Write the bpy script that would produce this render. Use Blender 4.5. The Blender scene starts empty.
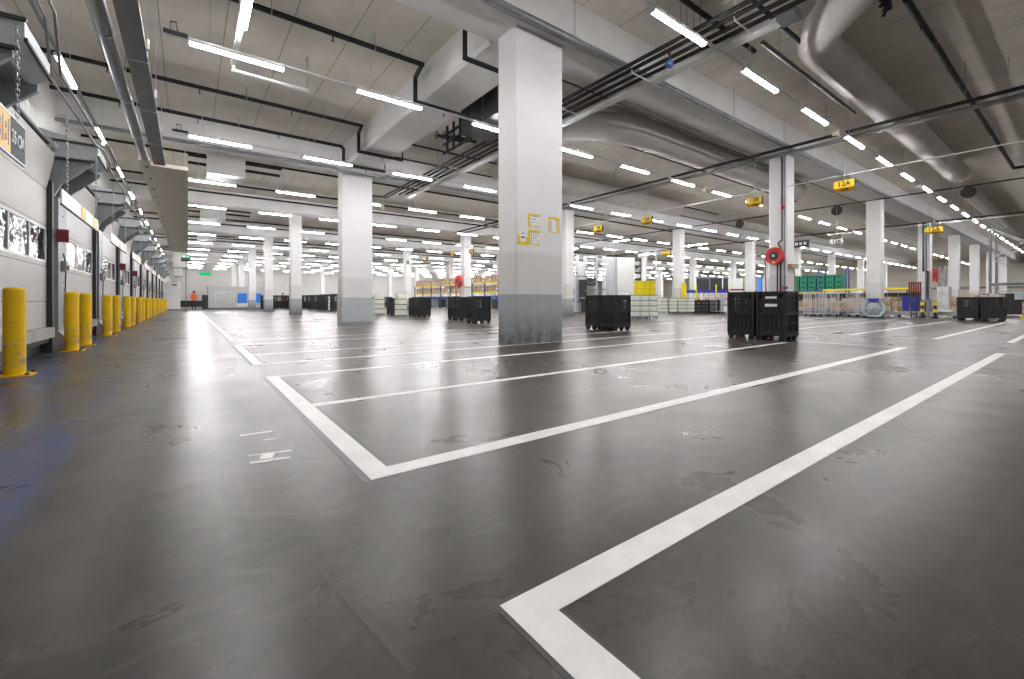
# A large distribution hall seen from low over its concrete floor.
# Layout is worked out in units of the camera height and scaled to metres at the end.
import bpy, math, random
from mathutils import Vector, Matrix
S = 0.83                      # metres per layout unit
PI = math.pi
random.seed(7)
sc = bpy.context.scene
col = sc.collection
# ------------------------------------------------------------------ view
sc.view_settings.view_transform = 'Standard'
sc.view_settings.look = 'None'
sc.view_settings.gamma = 1.0
sc.view_settings.use_curve_mapping = False
sc.view_settings.exposure = 0.92
sc.cycles.use_denoising = True
sc.cycles.denoising_input_passes = 'RGB_ALBEDO_NORMAL'
sc.cycles.max_bounces = 8
sc.cycles.diffuse_bounces = 5
sc.cycles.glossy_bounces = 4
sc.cycles.sample_clamp_indirect = 3.0
sc.cycles.caustics_reflective = True
sc.cycles.blur_glossy = .3
sc.cycles.caustics_refractive = False

# ------------------------------------------------------------------ materials
class G:
    """a small node-graph writer"""
    def __init__(s, name):
        s.m = bpy.data.materials.new(name); s.m.use_nodes = True
        s.nt = s.m.node_tree; s.nt.nodes.clear()
        s.out = s.nt.nodes.new('ShaderNodeOutputMaterial')
        s.tc = s.nt.nodes.new('ShaderNodeTexCoord').outputs['Object']
    def n(s, t, **kw):
        nd = s.nt.nodes.new(t)
        for k, v in kw.items(): setattr(nd, k, v)
        return nd
    def put(s, sock, v):
        if isinstance(v, bpy.types.NodeSocket): s.nt.links.new(v, sock)
        elif isinstance(v, (tuple, list)) and len(v) == 3 and sock.type == 'RGBA': sock.default_value = (*v, 1)
        else: sock.default_value = v
    def mapped(s, scale=(1, 1, 1), loc=(0, 0, 0), src=None):
        m = s.n('ShaderNodeMapping'); s.put(m.inputs['Vector'], src or s.tc)
        m.inputs['Scale'].default_value = scale; m.inputs['Location'].default_value = loc
        return m.outputs[0]
    def noise(s, scale, detail=4, rough=.55, vec=None, dist=0):
        t = s.n('ShaderNodeTexNoise'); s.put(t.inputs['Vector'], vec or s.tc)
        t.inputs['Scale'].default_value = scale; t.inputs['Detail'].default_value = detail
        t.inputs['Roughness'].default_value = rough; t.inputs['Distortion'].default_value = dist
        return t.outputs['Fac']
    def ramp(s, fac, a, b, va=0.0, vb=1.0):
        r = s.n('ShaderNodeMapRange'); s.put(r.inputs[0], fac)
        for i, v in ((1, a), (2, b), (3, va), (4, vb)): r.inputs[i].default_value = v
        return r.outputs[0]
    def math(s, op, a, b=0.0):
        m = s.n('ShaderNodeMath', operation=op); s.put(m.inputs[0], a); s.put(m.inputs[1], b); return m.outputs[0]
    def mix(s, fac, a, b):
        m = s.n('ShaderNodeMix', data_type='RGBA'); s.put(m.inputs[0], fac); s.put(m.inputs[6], a); s.put(m.inputs[7], b)
        return m.outputs[2]
    def xyz(s):
        x = s.n('ShaderNodeSeparateXYZ'); s.put(x.inputs[0], s.tc); return x.outputs
    def bump(s, h, strength=.2, dist=.01):
        b = s.n('ShaderNodeBump'); s.put(b.inputs['Height'], h)
        b.inputs['Strength'].default_value = strength; b.inputs['Distance'].default_value = dist
        return b.outputs[0]
    def bsdf(s, color, rough=.5, metal=0.0, normal=None, spec=.5, **kw):
        b = s.n('ShaderNodeBsdfPrincipled')
        s.put(b.inputs['Base Color'], color); s.put(b.inputs['Roughness'], rough); s.put(b.inputs['Metallic'], metal)
        b.inputs['Specular IOR Level'].default_value = spec
        if normal is not None: s.put(b.inputs['Normal'], normal)
        for k, v in kw.items(): s.put(b.inputs[k], v)
        s.nt.links.new(b.outputs[0], s.out.inputs[0]); return s.m

def plain(name, c, rough=.5, metal=0.0, var=.12, scale=6, spec=.5, bump=0.0):
    g = G(name); f = g.noise(scale, 5)
    lo = tuple(max(0, v * (1 - var)) for v in c); hi = tuple(min(1, v * (1 + var)) for v in c)
    nrm = g.bump(g.noise(scale * 8, 3), bump, .004) if bump else None
    return g.bsdf(g.mix(g.ramp(f, .3, .7), lo, hi), rough, metal, nrm, spec)
def glow(name, c, strength):
    g = G(name); e = g.n('ShaderNodeEmission'); e.inputs[0].default_value = (*c, 1); e.inputs[1].default_value = strength
    g.nt.links.new(e.outputs[0], g.out.inputs[0]); return g.m
M = {}
def floor_mat():
    g = G('power_floated_concrete'); x, y, z = g.xyz()
    big = g.noise(.35, 5, .6); mid = g.noise(1.6, 6, .65, dist=.6); fine = g.noise(14, 5, .7)
    streak = g.noise(1.0, 5, .6, g.mapped((7, .35, 1)))
    c = g.mix(g.ramp(big, .3, .7), (.050, .0445, .0365), (.080, .072, .060))
    c = g.mix(g.math('MULTIPLY', g.ramp(mid, .40, .70), .5), c, (.020, .022, .0195))
    c = g.mix(g.math('MULTIPLY', g.ramp(fine, .5, .72), .5), c, (.066, .056, .051))
    # trafficked lanes along the docks
    tr = g.math('MULTIPLY', g.ramp(streak, .5, .72), g.math('MULTIPLY', g.ramp(x, -2.0 * S, -.2 * S), g.ramp(x, 1.2 * S, .5 * S)))
    c = g.mix(g.math('MULTIPLY', tr, .55), c, (.016, .0148, .0135))
    # worn blue paint along the dock edge
    def band(a, b, soft=.12): return g.math('MULTIPLY', g.ramp(x, (a - soft) * S, a * S), g.ramp(x, (b + soft) * S, b * S))
    wear = g.ramp(g.noise(2.3, 6, .7, g.mapped((1.0, .45, 1))), .44, .56)
    blue = g.math('MULTIPLY', g.math('MAXIMUM', g.math('MULTIPLY', band(-1.0, -.68), g.ramp(y, 7.6 * S, 5.4 * S)), band(-2.3, -1.45, .2)), wear)
    c = g.mix(g.math('MULTIPLY', blue, .65), c, (.028, .05, .19))
    # swirled trowel marks and soft dark scuffs
    sw = g.noise(3.4, 6, .68, g.mapped((1, 1.6, 1), (3, 1, 0)), 1.6)
    c = g.mix(g.math('MULTIPLY', g.ramp(sw, .52, .70), .55), c, (.100, .091, .077))
    c = g.mix(g.math('MULTIPLY', g.ramp(sw, .48, .30), .45), c, (.026, .0235, .020))
    sc2 = g.ramp(g.noise(6.5, 4, .6, g.mapped((1, 2.2, 1), (5, 2, 0)), 1.0), .66, .72)
    c = g.mix(g.math('MULTIPLY', sc2, .6), c, (.018, .0165, .0145))
    r = g.ramp(g.math('ADD', g.math('MULTIPLY', mid, .6), g.math('MULTIPLY', big, .5)), .35, .75, .24, .36)
    return g.bsdf(c, r, 0, None, .2)
M['floor'] = floor_mat()
def paint_line():
    g = G('white_floor_paint'); f = g.noise(38, 5, .7); f2 = g.noise(5, 5, .65)
    c = g.mix(g.ramp(f2, .35, .7), (.66, .65, .63), (.80, .79, .77))
    c = g.mix(g.math('MULTIPLY', g.ramp(f, .66, .74), .8), c, (.25, .24, .22))
    return g.bsdf(c, .45)
M['line'] = paint_line()
M['line_edge'] = plain('old_dark_line_paint', (.018, .0165, .015), .4)
def ceil_mat():
    g = G('hollow_core_ceiling'); x, y, z = g.xyz()
    t = g.math('FRACT', g.math('DIVIDE', g.math('ADD', x, (-.8 + 14) * S), 1.4 * S))
    seam = g.ramp(g.math('ABSOLUTE', g.math('SUBTRACT', t, .5)), .488, .496)
    n1 = g.noise(.9, 5, .6); n2 = g.noise(2, 5, .7, g.mapped((1, .2, 1)))
    c = g.mix(g.ramp(n1, .3, .7), (.60, .56, .50), (.72, .68, .61))
    c = g.mix(g.math('MULTIPLY', g.ramp(n2, .55, .75), .25), c, (.45, .42, .36))
    c = g.mix(g.math('MULTIPLY', seam, .75), c, (.20, .19, .17))
    return g.bsdf(c, .85, 0, g.bump(g.math('SUBTRACT', 0.0, seam), .5, .02), .2)
M['ceiling'] = ceil_mat()
M['girder'] = plain('grey_painted_concrete', (.70, .695, .69), .75, var=.06, scale=1.5, spec=.25)
def column_mat():
    g = G('column_paint'); x, y, z = g.xyz()
    n = g.noise(1.3, 5); f = g.noise(5, 6, .7); drip = g.noise(3, 5, .65, g.mapped((1.5, 1.5, .35)))
    white = g.mix(g.ramp(n, .3, .7), (.74, .735, .73), (.80, .795, .79))
    cement = g.mix(g.ramp(f, .3, .7), (.60, .595, .585), (.68, .675, .66))
    white = g.mix(g.math('MULTIPLY', g.ramp(g.math('ADD', z, g.math('MULTIPLY', f, .06)), 2.22 * S, 2.10 * S), .75), white, cement)
    grey = g.mix(g.ramp(f, .3, .7), (.33, .36, .385), (.42, .445, .47))
    dirt = g.math('MULTIPLY', g.ramp(g.math('ADD', g.math('MULTIPLY', drip, .35), g.math('MULTIPLY', f, .65)), .34, .58), g.ramp(z, .85 * S, .10 * S))
    grey = g.mix(g.math('MULTIPLY', dirt, .9), grey, (.085, .08, .066))
    c = g.mix(g.ramp(z, 1.165 * S, 1.15 * S), white, grey)
    return g.bsdf(c, .6, 0, g.bump(f, .08, .01), .35)
M['column'] = column_mat()
M['cladding_grey'] = plain('grey_blue_steel_plate', (.44, .47, .50), .45, .0, .08, 4)
def steel_mat(name, c, r=.42, metal=.75):
    g = G(name); v = g.n('ShaderNodeTexVoronoi'); v.inputs['Scale'].default_value = 22; g.put(v.inputs['Vector'], g.tc)
    n = g.noise(2.5, 4)
    lo = tuple(k * .8 for k in c); hi = tuple(min(1, k * 1.15) for k in c)
    return g.bsdf(g.mix(g.math('ADD', g.math('MULTIPLY', v.outputs['Color'], .5), g.math('MULTIPLY', n, .5)), lo, hi), r, metal)
M['galv'] = steel_mat('galvanised_steel', (.56, .585, .60))
M['galv_dark'] = steel_mat('weathered_galvanised_steel', (.27, .29, .30), .5, .5)
M['dark_steel'] = plain('dark_steel', (.05, .052, .055), .45, .4)
M['black_pipe'] = plain('black_pipe_paint', (.02, .019, .02), .6, spec=.2)
M['grey_pipe'] = plain('grey_lacquered_pipe', (.20, .20, .215), .35, .3)
M['tray'] = plain('grey_cable_tray', (.20, .205, .205), .5, .2)
M['tray_light'] = plain('light_cable_tray', (.72, .72, .72), .35, .3)
M['rail'] = plain('white_light_rail', (.62, .62, .62), .45)
M['duct'] = plain('grey_textile_duct', (.54, .515, .495), .8, var=.08, scale=1.2, spec=.2, bump=.15)
M['duct_dark'] = plain('dark_duct_mouth', (.07, .066, .062), .8)
M['yellow'] = None
def bollard_mat():
    g = G('yellow_bollard_paint'); x, y, z = g.xyz(); n = g.noise(5, 5); f = g.noise(9, 6, .7, g.mapped((1, 1, 1.6)))
    c = g.mix(g.ramp(n, .3, .7), (.66, .40, .006), (.76, .48, .008))
    low = g.math('MULTIPLY', g.ramp(z, .44, .30), g.ramp(z, .05, .12))
    chip = g.math('MULTIPLY', g.ramp(f, .54, .60), low)
    ring = g.math('MULTIPLY', g.math('MULTIPLY', g.ramp(z, .10, .13), g.ramp(z, .20, .17)), g.ramp(g.noise(3, 3), .44, .52))
    c = g.mix(g.math('MAXIMUM', chip, g.math('MULTIPLY', ring, .85)), c, (.22, .22, .215))
    c = g.mix(g.math('MULTIPLY', g.ramp(g.noise(26, 3), .66, .72), .6), c, (.35, .20, .02))
    return g.bsdf(c, .5, 0, None, .25)
M['bollard'] = bollard_mat()
M['yellow'] = plain('yellow_plastic', (.86, .70, .0), .4)
M['sign_yellow'] = plain('yellow_sign_face', (.82, .56, .01), .45, var=.05)
M['sign_orange'] = plain('orange_sign_face', (.80, .40, .02), .45, var=.08)
M['sign_black'] = plain('black_lettering', (.03, .028, .03), .5)
M['sign_dark'] = plain('dark_sign_face', (.045, .045, .05), .6, spec=.2)
M['sign_light'] = plain('pale_lettering', (.62, .62, .62), .5)
M['white'] = plain('white_enamel', (.74, .74, .73), .45, var=.05)
M['paper'] = plain('white_paper', (.82, .82, .81), .7, var=.03)
def door_mat():
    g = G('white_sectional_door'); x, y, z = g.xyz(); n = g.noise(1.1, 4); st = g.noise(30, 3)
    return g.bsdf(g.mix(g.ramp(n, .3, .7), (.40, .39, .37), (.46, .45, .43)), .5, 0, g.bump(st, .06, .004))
M['door'] = door_mat()
def ribbed():
    g = G('ribbed_wall_sheet'); x, y, z = g.xyz()
    w = g.n('ShaderNodeTexWave'); w.bands_direction = 'Y'; w.inputs['Scale'].default_value = 3.4; g.put(w.inputs['Vector'], g.tc)
    return g.bsdf(g.mix(g.noise(1.5, 4), (.60, .60, .58), (.70, .70, .68)), .55, 0, g.bump(w.outputs['Fac'], .6, .03))
M['ribbed'] = ribbed()
def pane_mat():
    g = G('night_window_pane'); x, y, z = g.xyz()
    n = g.noise(3.2, 2, .5, g.mapped((1, 1, 1)), .4)
    return g.bsdf((.02, .022, .035), .05, 0, g.bump(n, .5, .06), .9)
M['pane'] = pane_mat()
def glass_mat():
    g = G('clear_glass')
    return g.bsdf((.80, .86, .82), .06, 0, None, .5, Alpha=.35)
M['glass'] = glass_mat()
M['seal'] = plain('black_rubber', (.018, .018, .02), .6)
M['concrete'] = plain('cast_concrete', (.33, .325, .315), .8, var=.15, scale=3, bump=.1)
M['red'] = plain('red_enamel', (.55, .025, .02), .4)
M['red_dark'] = plain('dark_red_board', (.20, .02, .03), .5)
M['orange'] = plain('orange_plastic', (.85, .24, .01), .5)
M['hivis'] = plain('orange_vest_cloth', (.90, .16, .03), .8)
M['navy'] = plain('dark_work_trousers', (.02, .022, .03), .9)
M['skin'] = plain('skin', (.50, .29, .20), .6, var=.05)
M['hair'] = plain('dark_hair', (.02, .015, .012), .7)
M['crate'] = plain('black_crate_plastic', (.013, .0125, .0135), .5, var=.25, scale=9)
M['crate_in'] = plain('dark_crate_inside', (.008, .008, .009), .7)
M['tote'] = plain('cream_tote_plastic', (.86, .86, .74), .45, var=.05)
M['tote_rim'] = plain('blue_grey_tote_rim', (.20, .25, .29), .5)
M['green'] = plain('green_tote_plastic', (.0, .20, .12), .5, var=.2, scale=3)
M['blue'] = plain('blue_plastic', (.03, .05, .42), .4)
M['blue_sky'] = plain('bright_blue_panel', (.02, .21, .75), .45, var=.04)
M['blue_steel'] = plain('blue_rack_paint', (.05, .10, .26), .5)
def carton(name, c):
    g = G(name); n = g.noise(3, 3); m = g.ramp(g.noise(2.2, 1, .3, g.mapped((3, 3, 4))), .60, .64)
    a = g.mix(g.ramp(n, .3, .7), tuple(v * .85 for v in c), tuple(min(1, v * 1.12) for v in c))
    return g.bsdf(g.mix(m, a, (.74, .71, .66)), .75)
M['carton'] = carton('brown_cardboard', (.44, .29, .17))
M['carton_pale'] = carton('pale_cardboard', (.56, .45, .34))
M['tape'] = plain('packing_tape', (.62, .52, .38), .35)
M['wood'] = plain('broom_wood', (.42, .27, .13), .6)
M['film'] = plain('stretch_film', (.66, .66, .66), .25, var=.2, scale=3, bump=.5)
M['container'] = plain('grey_container_paint', (.50, .50, .51), .5, var=.05)
M['bulkhead'] = plain('beige_board', (.78, .735, .645), .8, var=.06, scale=2, spec=.2)
M['cream_wall'] = plain('cream_wall_panel', (.74, .70, .60), .7, var=.04, scale=.5, spec=.2)
M['white_wall'] = plain('white_wall_panel', (.60, .59, .575), .7, var=.04, scale=.5, spec=.2)
M['horn'] = plain('cream_speaker', (.66, .62, .50), .5)
M['pale_blue'] = plain('pale_blue_plastic', (.50, .58, .64), .35)
M['lamp'] = glow('tube_lamp_glow', (1.0, .975, .985), 70.0)
M['lamp_dim'] = glow('dock_lamp_glow', (1.0, .975, .985), 30.0)
M['exit'] = glow('exit_sign_glow', (.015, .42, .16), .8)
M['exit_white'] = glow('exit_sign_pictogram', (.9, 1, .95), .8)

# ------------------------------------------------------------------ mesh builder
class MB:
    def __init__(s): s.v = []; s.f = []; s.mi = []; s.sm = []
    def _add(s, vs, fs, m=0, smooth=False):
        b = len(s.v); s.v += [tuple(v) for v in vs]
        for f in fs: s.f.append([b + i for i in f]); s.mi.append(m); s.sm.append(smooth)
        return s
    def box(s, x0, x1, y0, y1, z0, z1, m=0, ch=0.0):
        if ch > 0:   # chamfered vertical edges and top
            c = ch; P = [(x0 + c, y0), (x1 - c, y0), (x1, y0 + c), (x1, y1 - c), (x1 - c, y1), (x0 + c, y1), (x0, y1 - c), (x0, y0 + c)]
            return s.prism(P, 'z', z0, z1, m)
        vs = [(x, y, z) for z in (z0, z1) for (x, y) in ((x0, y0), (x1, y0), (x1, y1), (x0, y1))]
        return s._add(vs, [(3, 2, 1, 0), (4, 5, 6, 7), (0, 1, 5, 4), (1, 2, 6, 5), (2, 3, 7, 6), (3, 0, 4, 7)], m)
    def prism(s, P, ax, a, b, m=0):
        """polygon P (counter-clockwise) extruded along an axis from a to b"""
        def at(p, t): return {'x': (t, p[0], p[1]), 'y': (p[0], t, p[1]), 'z': (p[0], p[1], t)}[ax]
        n = len(P); vs = [at(p, a) for p in P] + [at(p, b) for p in P]
        fs = [tuple(range(n))[::-1], tuple(range(n, 2 * n))] + [(i, (i + 1) % n, n + (i + 1) % n, n + i) for i in range(n)]
        if ax == 'y': fs = [f[::-1] for f in fs]
        return s._add(vs, fs, m)
    def bar(s, p, q, w, h=None, m=0, up=(0, 0, 1)):
        p, q = Vector(p), Vector(q); d = (q - p).normalized(); h = h or w
        u = Vector(up); u = u if abs(d.dot(u)) < .99 else Vector((1, 0, 0))
        r = d.cross(u).normalized(); u = r.cross(d)
        vs = [c + r * a * w / 2 + u * b * h / 2 for c in (p, q) for a, b in ((-1, -1), (1, -1), (1, 1), (-1, 1))]
        return s._add(vs, [(0, 1, 2, 3), (7, 6, 5, 4), (4, 5, 1, 0), (5, 6, 2, 1), (6, 7, 3, 2), (7, 4, 0, 3)], m)
    def tube(s, pts, r, n=10, m=0, caps=True, radii=None):
        pts = [Vector(p) for p in pts]; rings = []
        for i, p in enumerate(pts):
            a = (p - pts[i - 1]).normalized() if i else None
            b = (pts[i + 1] - p).normalized() if i < len(pts) - 1 else None
            d = (a + b).normalized() if a and b else (a or b)
            k = 1.0
            if a and b: k = 1 / max(.5, d.dot(b))
            u = Vector((0, 0, 1)) if abs(d.z) < .9 else Vector((1, 0, 0))
            x = d.cross(u).normalized(); y = x.cross(d)
            rr = radii[i] if radii else r
            if a and b and (a - b).length > 1e-4:
                w = (a - b).normalized()
                off = lambda t: (x * math.cos(t) + y * math.sin(t)) * rr
                ring = []
                for j in range(n):
                    o = off(2 * PI * j / n); o = o + w * o.dot(w) * (k - 1); ring.append(p + o)
            else: ring = [p + (x * math.cos(2 * PI * j / n) + y * math.sin(2 * PI * j / n)) * rr for j in range(n)]
            rings.append(ring)
        for i in range(len(rings) - 1):
            s._add(rings[i] + rings[i + 1], [(j, (j + 1) % n, n + (j + 1) % n, n + j) for j in range(n)], m, True)
        if caps:
            s._add(rings[0], [tuple(range(n))[::-1]], m); s._add(rings[-1], [tuple(range(n))], m)
        return s
    def lathe(s, prof, n=20, m=0, c=(0, 0, 0), ax='z', smooth=True):
        """profile of (radius, height) turned about an axis"""
        def at(r, h, t):
            a, b = r * math.cos(t), r * math.sin(t)
            p = {'z': (a, b, h), 'x': (h, a, b), 'y': (b, h, a)}[ax]
            return (p[0] + c[0], p[1] + c[1], p[2] + c[2])
        for (r0, h0), (r1, h1) in zip(prof, prof[1:]):
            vs = [at(r0, h0, 2 * PI * j / n) for j in range(n)] + [at(r1, h1, 2 * PI * j / n) for j in range(n)]
            s._add(vs, [(j, (j + 1) % n, n + (j + 1) % n, n + j) for j in range(n)], m, smooth and abs(h1 - h0) > 1e-5)
        return s
    def add(s, mesh, mat, m=0):
        b = len(s.v); s.v += [tuple(mat @ v.co) for v in mesh.vertices]
        for p in mesh.polygons: s.f.append([b + i for i in p.vertices]); s.mi.append(m); s.sm.append(False)
        return s
    def build(s, name, mats, parent=None, loc=(0, 0, 0), rz=0.0):
        me = bpy.data.meshes.new(name); me.from_pydata(s.v, [], s.f)
        for m in (mats if isinstance(mats, (list, tuple)) else [mats]): me.materials.append(M[m] if isinstance(m, str) else m)
        me.polygons.foreach_set('material_index', s.mi); me.polygons.foreach_set('use_smooth', s.sm)
        me.update()
        o = bpy.data.objects.new(name, me); col.objects.link(o)
        o.location = loc; o.rotation_euler = (0, 0, rz)
        if parent: o.parent = parent
        return o
def tag(o, label=None, cat=None, group=None, kind=None):
    if label: o['label'] = label
    if cat: o['category'] = cat
    if group: o['group'] = group
    if kind: o['kind'] = kind
    return o
def thing(name, label, cat, loc=(0, 0, 0), group=None, rz=0.0):
    o = bpy.data.objects.new(name, None); o.empty_display_size = .1; col.objects.link(o)
    o.location = loc; o.rotation_euler = (0, 0, rz); return tag(o, label, cat, group)
KIDS = {}
def copy_tree(o, loc=None, label=None, rz=None, group=None, parent=None):
    c = o.copy(); col.objects.link(c)
    if parent: c.parent = parent
    if loc is not None: c.location = loc
    if rz is not None: c.rotation_euler = (0, 0, rz)
    if label: c['label'] = label
    if group: c['group'] = group
    for ch in list(o.children): copy_tree(ch, parent=c)
    return c
def mesh_copy(o, parent=None, loc=None):
    c = o.copy(); col.objects.link(c)
    if parent: c.parent = parent
    if loc is not None: c.location = loc
    return c
ORD = ['', 'first', 'second', 'third', 'fourth', 'fifth', 'sixth', 'seventh', 'eighth', 'ninth', 'tenth', 'eleventh', 'twelfth',
       'thirteenth', 'fourteenth', 'fifteenth', 'sixteenth', 'seventeenth', 'eighteenth', 'nineteenth', 'twentieth']
def nth(i):
    if i <= 20: return ORD[i]
    return {2: 'twenty-', 3: 'thirty-', 4: 'forty-'}[i // 10] + ORD[i % 10] if i % 10 else {3: 'thirtieth', 4: 'fortieth'}[i // 10]
_txt = {}
def text_mesh(t, size=1.0):
    if t not in _txt:
        cu = bpy.data.curves.new('lettering', 'FONT'); cu.body = t; cu.size = 1.0; cu.align_x = 'CENTER'; cu.align_y = 'CENTER'; cu.extrude = .012
        cu.offset = .028; cu.resolution_u = 3
        o = bpy.data.objects.new('lettering', cu); col.objects.link(o)
        bpy.context.view_layer.update()
        _txt[t] = bpy.data.meshes.new_from_object(o.evaluated_get(bpy.context.evaluated_depsgraph_get()))
        bpy.data.objects.remove(o); bpy.data.curves.remove(cu)
    return _txt[t]
def frame(right, up, at, size, sx=1.0):
    r, u = Vector(right), Vector(up); n = r.cross(u)
    m = Matrix((r * size * sx, u * size, n * size)).transposed().to_4x4(); m.translation = Vector(at); return m

# ================================================================== THE SETTING
XE, YN, YS, XW = 112.0, 97.0, -13.0, -2.4
XU = -3.6                            # upper dock wall, set back above the doors
ZC, ZG = 8.3, 7.29                   # ceiling, girder soffit
COLX = [5.98, 20.45, 33.85, 46.9, 58.8, 70.4, 82.6, 94.8]
ROWS = [8.25 + 13.5 * k for k in range(-1, 7)]
floor = MB().box(XU - .3, XE, YS, YN, -.3, 0).build('floor', 'floor'); tag(floor, kind='structure')
ceiling = MB().box(XU - .3, XE, YS, YN, ZC, ZC + .3).build('ceiling', 'ceiling'); tag(ceiling, kind='structure')
tag(MB().box(XE, XE + .3, YS, YN, 0, ZC).build('wall_east', 'cream_wall'), kind='structure')
tag(MB().box(XU - .3, XE, YN, YN + .3, 0, ZC).build('wall_north', 'white_wall'), kind='structure')
tag(MB().box(XU - .3, XE, YS - .3, YS, 0, ZC).build('wall_south', 'white_wall'), kind='structure')
# dock wall: solid between the dock doors, ribbed sheet above them
DOCK0, DP = 13.0, 5.05               # first post zone in view, pitch
NDOCK = 10
w = MB(); w.box(XW - .3, XW, YS, YN, 3.95, 4.75); w.box(XU - .3, XU, YS, YN, 4.45, ZC); w.box(XU, XW - .3, YS, YN, 4.45, 4.75)
ys = [YS]
for k in range(-4, NDOCK): ys += [DOCK0 + DP * k - .85, DOCK0 + DP * k + .75]
ys += [YN]
prev = YS
for k in range(-4, NDOCK):
    a, b = DOCK0 + DP * k - .85, DOCK0 + DP * k + .75
    w.box(XW - .3, XW, a, b, 0, 3.95)
w.box(XW - .3, XW, YS, DOCK0 + DP * -4 - .85 - 3.45, 0, 3.95); w.box(XW - .3, XW, DOCK0 + DP * (NDOCK - 1) + .75, YN, 0, 3.95)
tag(w.build('wall_west', 'ribbed'), kind='structure')

# painted floor lines are children of the floor
def line(x0, x1, y0, y1, edge=0.0):
    if edge:
        MB().box(x0 - edge, x1 + edge * .7, y0 - .02, y1 + .02, 0, .0012).build('faded_line_border', 'line_edge', floor)
    MB().box(x0, x1, y0, y1, 0, .0024).build('painted_line', 'line', floor)
def seg(x0, x1, y0, y1): line(x0, x1, y0, y1)
line(.82, .96, 2.42, 6.54, .045); line(.96, 12.27, 2.42, 2.56); line(.96, 11.6, 4.44, 4.55); line(.96, 12.2, 6.43, 6.54)
line(12.2, 12.24, 2.56, 6.43)
line(.82, .96, -4.0, 1.17, .02); line(.96, 12.46, 1.04, 1.17); line(12.42, 12.46, -4, 1.04)
line(.82, .96, 7.86, 11.75, .045); line(.96, 12.2, 7.86, 7.95); line(.96, 12.2, 9.3, 9.39); line(.96, 12.2, 11.66, 11.75)
for a, b in ((13.0, 16.6), (17.0, 23.0), (23.6, 30.0), (30.6, 37.0), (37.6, 52.0)):
    line(.84, .96, a, b, .04)
for y in (13.0, 16.9, 20.6, 25.6, 30.6): line(.96, 12.2, y, y + .07)
for y0, y1 in ((-.9, -.78), (1.2, 1.32), (2.5, 2.63), (4.32, 4.44), (6.4, 6.5), (7.6, 7.7), (9.3, 9.4), (11.4, 11.5)): line(15.75, 30.4, y0, y1)
line(15.6, 15.64, 2.63, 6.4); line(15.6, 15.64, -.78, 1.2)
# remains of older painted lettering and marks beside the bay corner
mk = MB()
for P in ([(.30, 3.10), (.52, 3.06), (.53, 3.10), (.31, 3.14)], [(.36, 3.15), (.43, 3.13), (.46, 3.22), (.38, 3.24)], [(.31, 3.25), (.55, 3.20), (.56, 3.23), (.31, 3.29)],
          [(.31, 3.78), (.52, 3.76), (.52, 3.80), (.31, 3.82)], [(.43, 3.56), (.52, 3.55), (.52, 3.575), (.43, 3.59)]):
    mk.prism(P, 'z', 0, .002)
mk.build('worn_floor_lettering', 'line', floor)
MB().prism([(.375, 1.80), (.395, 1.80), (.50, 1.10), (.475, 1.10)], 'z', 0, .0008).build('pale_floor_streak', plain('pale_floor_streak', (.082, .074, .063), .4, spec=.15), floor)

# girders and the boxed cross beam
for c in ROWS:
    P = [(c - .62, ZG + .1), (c - .52, ZG), (c + .52, ZG), (c + .62, ZG + .1), (c + .62, ZC), (c - .62, ZC)]
    tag(MB().prism(P, 'x', XU, XE).build('beam', 'girder'), kind='structure')
P = [(5.86, ZG + .08), (5.94, ZG), (7.24, ZG), (7.32, ZG + .08), (7.32, ZC), (5.86, ZC)]
tag(MB().prism(P, 'y', 8.87, 21.13).build('beam', 'girder'), kind='structure')

# columns
colmesh = {}
for x in COLX:
    for c in ROWS[1:]:
        wd = 1.45 if x < 7 and c < 25 else .74
        if x < 80 or c < 50:
            if wd not in colmesh:
                o = MB().box(0, wd, -.36, .36, 0, ZG, 0, .025).build('column', 'column'); colmesh[wd] = o
            else: o = mesh_copy(colmesh[wd])
            o.location = (x - (.12 if 9 < c < 25 and x < 7 else 0), c, 0); tag(o, kind='structure')
            if x < 7 and 9 < c < 25:   # impact cladding round the foot
                MB().box(-.03, wd + .10, -.40, .40, 0, 1.12, 0, .02).build('foot_cladding', 'cladding_grey', o)
                MB().box(-.045, wd + .115, -.415, .415, .30, .34).build('cladding_band', 'cladding_grey', o)

# partition and low rooms at the far end of the docks
tag(MB().box(XW, 3.2, 72.0, 72.2, 0, 2.9).build('wall_partition', 'white_wall'), kind='structure')

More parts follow.
